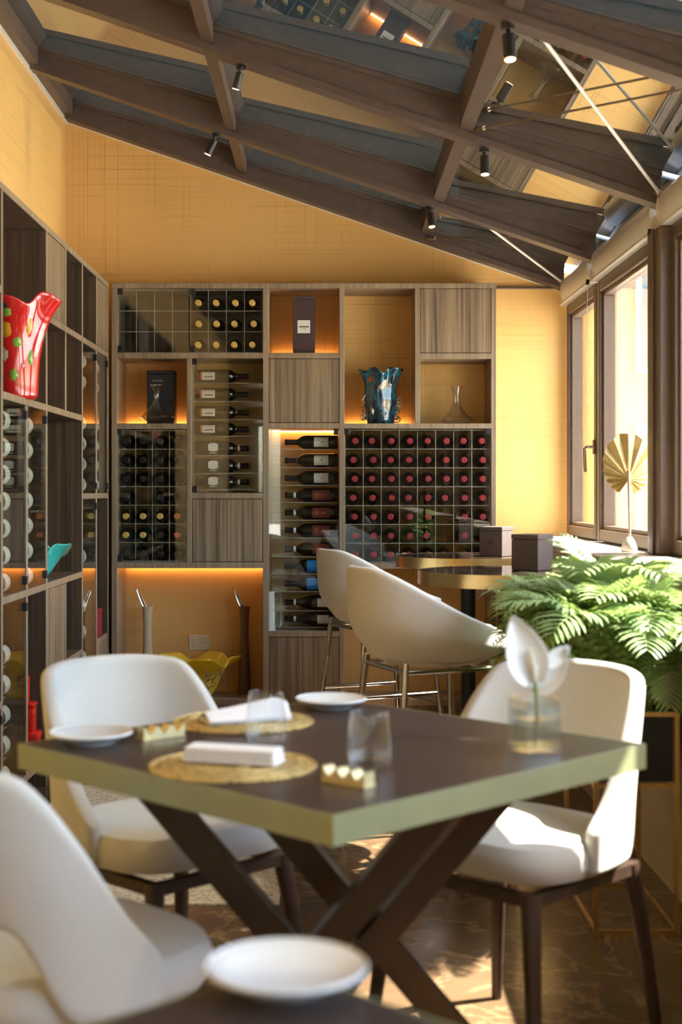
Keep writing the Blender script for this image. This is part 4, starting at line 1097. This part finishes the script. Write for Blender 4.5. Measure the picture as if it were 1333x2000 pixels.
# vase with a white flower
VX, VY_ = on_table(1045, 1466)
t = thing('bud_vase', 'small square clear glass vase with water on the laid table', 'vase', (VX, VY_, TZ+0.0002), math.radians(20))
vm = MB()
a = 0.034
vm.box(-a, a, -a, a, 0.0, 0.010, 0.002)
for (x0, x1, y0, y1) in ((-a, a, -a, -a+0.004), (-a, a, a-0.004, a), (-a, -a+0.004, -a+0.004, a-0.004), (a-0.004, a, -a+0.004, a-0.004)): vm.box(x0, x1, y0, y1, 0.010, 0.092)
vm.build('glass_body', 'vase_glass', t)
MB().box(-a+0.005, a-0.005, -a+0.005, a-0.005, 0.0105, 0.055).build('water', 'tumbler', t)
t = thing('white_flower', 'white waxy flower on a green stem in the glass vase', 'flower', (VX, VY_, TZ+0.012), 0)
MB().tube([(0.0, 0, 0), (0.004, 0, 0.05), (0.000, 0, 0.11)], 0.0028, 8).build('stem', 'stem', t)
def petal(L, Wd, tilt, lean, bow, base, yaw, name='petal'):
    def fn(u, v):
        w_ = Wd*math.sin(PI*(0.06+0.94*v)**0.75)**0.8 if v < 0.999 else 0.0
        x = (u-0.5)*w_; y = bow*(1-(2*u-1)**2)-bow+0.02*v*v; z = L*v
        return Vector((x, y, z))
    R = Matrix.Rotation(yaw, 3, 'Z') @ Matrix.Rotation(lean, 3, 'Y') @ Matrix.Rotation(tilt, 3, 'X')
    o = MB().grid(lambda u, v: R @ fn(u, v)+Vector(base), 8, 12).build(name, 'petal', t); subsurf(o, 1, 0.0015, 0)
petal(0.125, 0.075, 0.10, -0.32, 0.012, (-0.002, 0, 0.105), 0.15, 'spathe')
petal(0.095, 0.052, 0.05, 0.62, 0.012, (0.002, 0.004, 0.09), -0.1)
petal(0.055, 0.03, -0.2, 0.9, 0.008, (0.020, 0.002, 0.135), -0.2)
MB().tube([(0.0, -0.006, 0.108), (-0.004, -0.010, 0.135), (-0.01, -0.012, 0.165)], [0.004, 0.0045, 0.003], 8).build('spadix', 'ivory', t)

# ------------------------------------------------------------------ bar tables, stools, boxes
def bar_table(cx, cy, label):
    t = thing('bar_table', label, 'table', (cx, cy, 0), 0, 'round brass-edged bar tables')
    R, H = 0.335, 0.90
    MB().lathe([(0.0, H-0.045), (R-0.003, H-0.045), (R-0.003, H-0.001), (0.0, H-0.001)], 64).build('table_top', 'darkwood', t)
    MB().lathe([(R-0.0028, H-0.05), (R, H-0.05), (R, H), (R-0.006, H), (R-0.006, H-0.0008)], 64).build('brass_rim', 'gold', t)
    MB().lathe([(0.0, H-0.0008), (R-0.006, H-0.0008), (R-0.0065, H-0.0002), (0.0, H-0.0002)], 64).build('glass_cover', 'polish', t)
    MB().lathe([(0.0, 0.014), (0.036, 0.014), (0.034, 0.03), (0.034, H-0.06), (0.09, H-0.046), (0.0, H-0.046)], 28).build('column', 'black', t)
    MB().lathe([(0.0, 0.0), (0.21, 0.0), (0.21, 0.010), (0.05, 0.016), (0.0, 0.016)], 48).build('base', 'black', t)
M['polish'] = plain('polished_dark_lacquer', lin(60, 46, 36), 0.06, 0.0, 0.08, 8, 0, 0.8)
bar_table(0.675, 5.35, 'nearer round bar table with brass rim beside the front stool')
bar_table(0.65, 6.57, 'farther round bar table with brass rim by the far wall')
t = carton('menu_box', 'taupe square box on the nearer bar table', 'box', 0.775, 5.38, 0.9002, 0.115, 0.115, 0.135, 'menu', 'taupe boxes on the bar tables', math.radians(-38))
t = carton('menu_box', 'taupe square box on the farther bar table', 'box', 0.775, 6.52, 0.9002, 0.115, 0.115, 0.135, 'menu', 'taupe boxes on the bar tables', math.radians(-34))
MB().lathe([(0.0, 0.0), (0.011, 0.0), (0.011, 0.0006), (0.0, 0.0006)], 16).build('emblem_or_glint', 'box_brown', t)
e = t.children[-1] if t.children[-1].name.startswith('emblem_or_glint') else [c for c in t.children if c.name.startswith('emblem_or_glint')][0]
e.rotation_euler = (PI/2, 0, 0); e.location = (0.0, -0.0585, 0.065)

def make_stool(label, x, y, rz):
    t = thing('bar_stool', label, 'stool', (x, y, 0), rz, 'upholstered bar stools')
    A = math.radians(128)
    def top(a):
        d = abs(math.degrees(a)); return 0.955-0.215*sstep(18, 140, d)**0.9
    def fn(u, v):
        a = -A+2*A*u; z0 = 0.640; z1 = top(a); z = z0+(z1-z0)*v
        r = 0.66+0.34*math.sin(min(1, v*2.0)*PI/2)+0.05*v
        return (0.245*r*math.sin(a), 0.245*r*math.cos(a)*(1.08 if abs(a) < PI/2 else 1.22), z)
    o = MB().grid(fn, 44, 10).build('shell', 'fabric2', t); subsurf(o, 2, 0.034, -1)
    cu = MB(); n = 36; prof = [(0.0, 0.632), (0.70, 0.632), (0.84, 0.650), (0.94, 0.70), (0.92, 0.735), (0.82, 0.750), (0.0, 0.752)]
    V = []
    for r, z in prof:
        for k in range(n):
            a = 2*PI*k/n; V.append((0.205*r*math.sin(a), 0.205*r*math.cos(a)*(1.0 if math.cos(a) > 0 else 1.3), z))
    F = [(i*n+k, i*n+(k+1) % n, (i+1)*n+(k+1) % n, (i+1)*n+k) for i in range(len(prof)-1) for k in range(n)]
    cu.add(V, F, True).build('seat', 'fabric2', t)
    q0, q1 = 0.155, 0.215
    P = {}
    for sx in (-1, 1):
        for sy in (-1, 1):
            a, b = Vector((sx*q0, sy*q0, 0.650)), Vector((sx*q1, sy*q1, 0.0)); P[sx, sy] = (a, b)
            MB().tube([a, b], 0.0115, 12).build('leg', 'chrome', t)
    def at(k, z): a, b = P[k]; return a+(b-a)*((0.650-z)/0.650)
    for k1, k2 in (((-1, -1), (1, -1)), ((1, -1), (1, 1)), ((1, 1), (-1, 1)), ((-1, 1), (-1, -1))):
        MB().tube([at(k1, 0.622), at(k2, 0.622)], 0.009, 10).build('top_rail', 'chrome', t)
        z = 0.30 if k1[1] == k2[1] else 0.345
        MB().tube([at(k1, z), at(k2, z)], 0.009, 10).build('foot_rail', 'chrome', t)
make_stool('front bar stool with stone fabric shell and steel legs', 0.335, 4.72, math.radians(112))
make_stool('rear bar stool half hidden behind the front stool', 0.225, 6.10, math.radians(116))

# ------------------------------------------------------------------ palm in a brass-framed planter
PX0, PX1, PY0, PY1 = 0.727, 0.945, 3.85, 4.32
t = thing('planter', 'black planter box in a slim brass floor frame by the window', 'planter', ((PX0+PX1)/2, (PY0+PY1)/2, 0), 0, None, False)
fr = 0.006
for x in (PX0, PX1):
    for y in (PY0, PY1): MB().box(x-fr, x+fr, y-fr, y+fr, 0, 0.595).build('post', 'gold', t)
for z in (fr, 0.402, 0.595):
    for x in (PX0, PX1): MB().box(x-fr, x+fr, PY0+fr, PY1-fr, z-fr, z+fr).build('rail', 'gold', t)
    for y in (PY0, PY1): MB().box(PX0+fr, PX1-fr, y-fr, y+fr, z-fr, z+fr).build('rail', 'gold', t)
bx = MB(); e = 0.008
bx.box(PX0+e, PX1-e, PY0+e, PY1-e, 0.410, 0.42)
for (x0, x1, y0, y1) in ((PX0+e, PX1-e, PY0+e, PY0+e+0.008), (PX0+e, PX1-e, PY1-e-0.008, PY1-e), (PX0+e, PX0+e+0.008, PY0+e+0.008, PY1-e-0.008), (PX1-e-0.008, PX1-e, PY0+e+0.008, PY1-e-0.008)): bx.box(x0, x1, y0, y1, 0.42, 0.59)
bx.build('box', 'black', t)
MB().box(PX0+0.017, PX1-0.017, PY0+0.017, PY1-0.017, 0.42, 0.57, 0.004).build('soil', 'soil', t)

def frond_mesh(L, seed, arch):
    r = random.Random(seed); m = MB(); n = 30
    pts = [Vector((0, 0, 0))]; ang = 1.42
    for k in range(n):
        ang -= arch/n*(0.35+1.3*k/n); pts.append(pts[-1]+Vector((math.cos(ang), 0, math.sin(ang)))*L/n)
    m.tube(pts, [0.0028*(1-0.7*k/n) for k in range(n+1)], 5, False)
    for k in range(7, n+1):
        s = k/n; ll = L*0.30*math.sin(PI*(0.14+0.80*s))**0.8
        d = (pts[k]-pts[k-1]).normalized(); up = Vector((-d.z, 0, d.x))
        for sd in (-1, 1):
            dirn = (Vector((0, sd, 0))*1.0+d*(0.55+0.6*s)+up*r.uniform(0.0, 0.28)).normalized()
            w_ = ll*0.045+0.0016; p0 = pts[k]; side = dirn.cross(up).normalized()*w_
            droop = Vector((0, 0, -0.2*ll))
            a, b, c = p0, p0+dirn*ll*0.45, p0+dirn*ll*0.8+droop*0.4
            tip = p0+dirn*ll+droop
            m.add([a-side*0.25, a+side*0.25, b-side, b+side+up*0.002, c-side*0.7, c+side*0.7, tip], [(0, 1, 3, 2), (2, 3, 5, 4), (4, 5, 6)], True)
    me = m.mesh('frond', 'leaf', None, 80)
    return me, pts
FR = [frond_mesh(L, 20+k, ar) for k, (L, ar) in enumerate(((0.56, 1.3), (0.62, 1.7), (0.50, 1.1), (0.60, 2.1), (0.46, 1.6), (0.66, 1.9), (0.52, 0.8), (0.58, 2.5)))]
def palm(x, y, z, label, n, seed, sx, sy, k=1.0):
    t = thing('potted_palm', label, 'palm', (x, y, z), 0)
    r = random.Random(seed); i = 0; tries = 0
    while i < n and tries < 3000:
        tries += 1
        me, pts = FR[r.randrange(len(FR))]
        az = r.uniform(0, 2*PI); s = r.uniform(0.72, 1.0)*k
        loc = Vector((r.uniform(-sx, sx), r.uniform(-sy, sy), -0.005))
        eu = Euler((r.uniform(-0.2, 0.2), r.uniform(-0.25, 0.55), az), 'XYZ')
        bad = False
        for p in pts[8::4]+[pts[-1]]:
            q = eu.to_matrix() @ (p*s)+loc+Vector((x, y, z))
            if q.x > 0.975 and q.z < 1.0 or q.x < 0.46 or q.z > (0.96 if q.x < 0.68 else 1.12) or q.x > 1.25 or q.z < 0.60: bad = True; break
        if bad: continue
        f = bpy.data.objects.new('frond', me); COL.objects.link(f); f.parent = t
        f.location = loc; f.rotation_euler = eu; f.scale = (s, s, s); i += 1
    for i in range(7):
        MB().tube([(r.uniform(-sx, sx), r.uniform(-sy, sy), -0.01), (r.uniform(-sx, sx), r.uniform(-sy, sy), 0.16)], [0.006, 0.004], 6).build('stalk', 'stem', t)
    return t
palm((PX0+PX1)/2, (PY0+PY1)/2, 0.571, 'bushy green parlour palm in the black planter by the window', 120, 3, 0.07, 0.17, 1.05)

# ------------------------------------------------------------------ gold fan leaf on the sill
def fan(x, y, zleaf, label, R=0.105):
    t = thing('gold_fan_leaf', label, 'ornament', (x, y, ZSILL+0.0002), math.radians(8))
    MB().lathe([(0.0, 0.0), (0.030, 0.0), (0.034, 0.012), (0.022, 0.045), (0.012, 0.06), (0.006, 0.06), (0.006, 0.01), (0.0, 0.01)], 24).build('stand', 'white_metal', t)
    h = zleaf-ZSILL
    MB().tube([(0.004, 0, 0.012), (0.0, 0, h*0.6), (-0.003, 0, h+0.035)], [0.0055, 0.005, 0.0065], 8).build('stick', 'pinkwhite', t)
    n = 15
    V = [(0, 0.004, h)]; F = []
    ea, eb, ec = R, R*1.2, R*0.60           # outline: an oval whose pleats start low in its middle
    for k in range(2*n+1):
        a = -2.72+5.44*k/(2*n)
        dx, dz = math.sin(a), math.cos(a)
        A_ = dx*dx/ea**2+dz*dz/eb**2; B_ = -2*dz*ec/eb**2; C_ = ec*ec/eb**2-1
        rr = (-B_+math.sqrt(B_*B_-4*A_*C_))/(2*A_)*(1.0 if k % 2 == 0 else 0.965)
        z_ = 0.007 if k % 2 == 0 else -0.005
        for q in (0.35, 0.7, 1.0):
            V.append((rr*q*dx, z_*q+0.010*q*q+0.006, h+rr*q*dz))
    for k in range(2*n):
        a, b = 1+3*k, 1+3*(k+1)
        F += [(0, a, b), (a, a+1, b+1, b), (a+1, a+2, b+2, b+1)]
    o = MB().add(V, F).build('pleated_leaf', 'gold_leaf', t)
    s_ = o.modifiers.new('thickness', 'SOLIDIFY'); s_.thickness = 0.0015
fan(1.205, 5.68, 1.245, 'gold pleated fan leaf on a pale stick before the window')
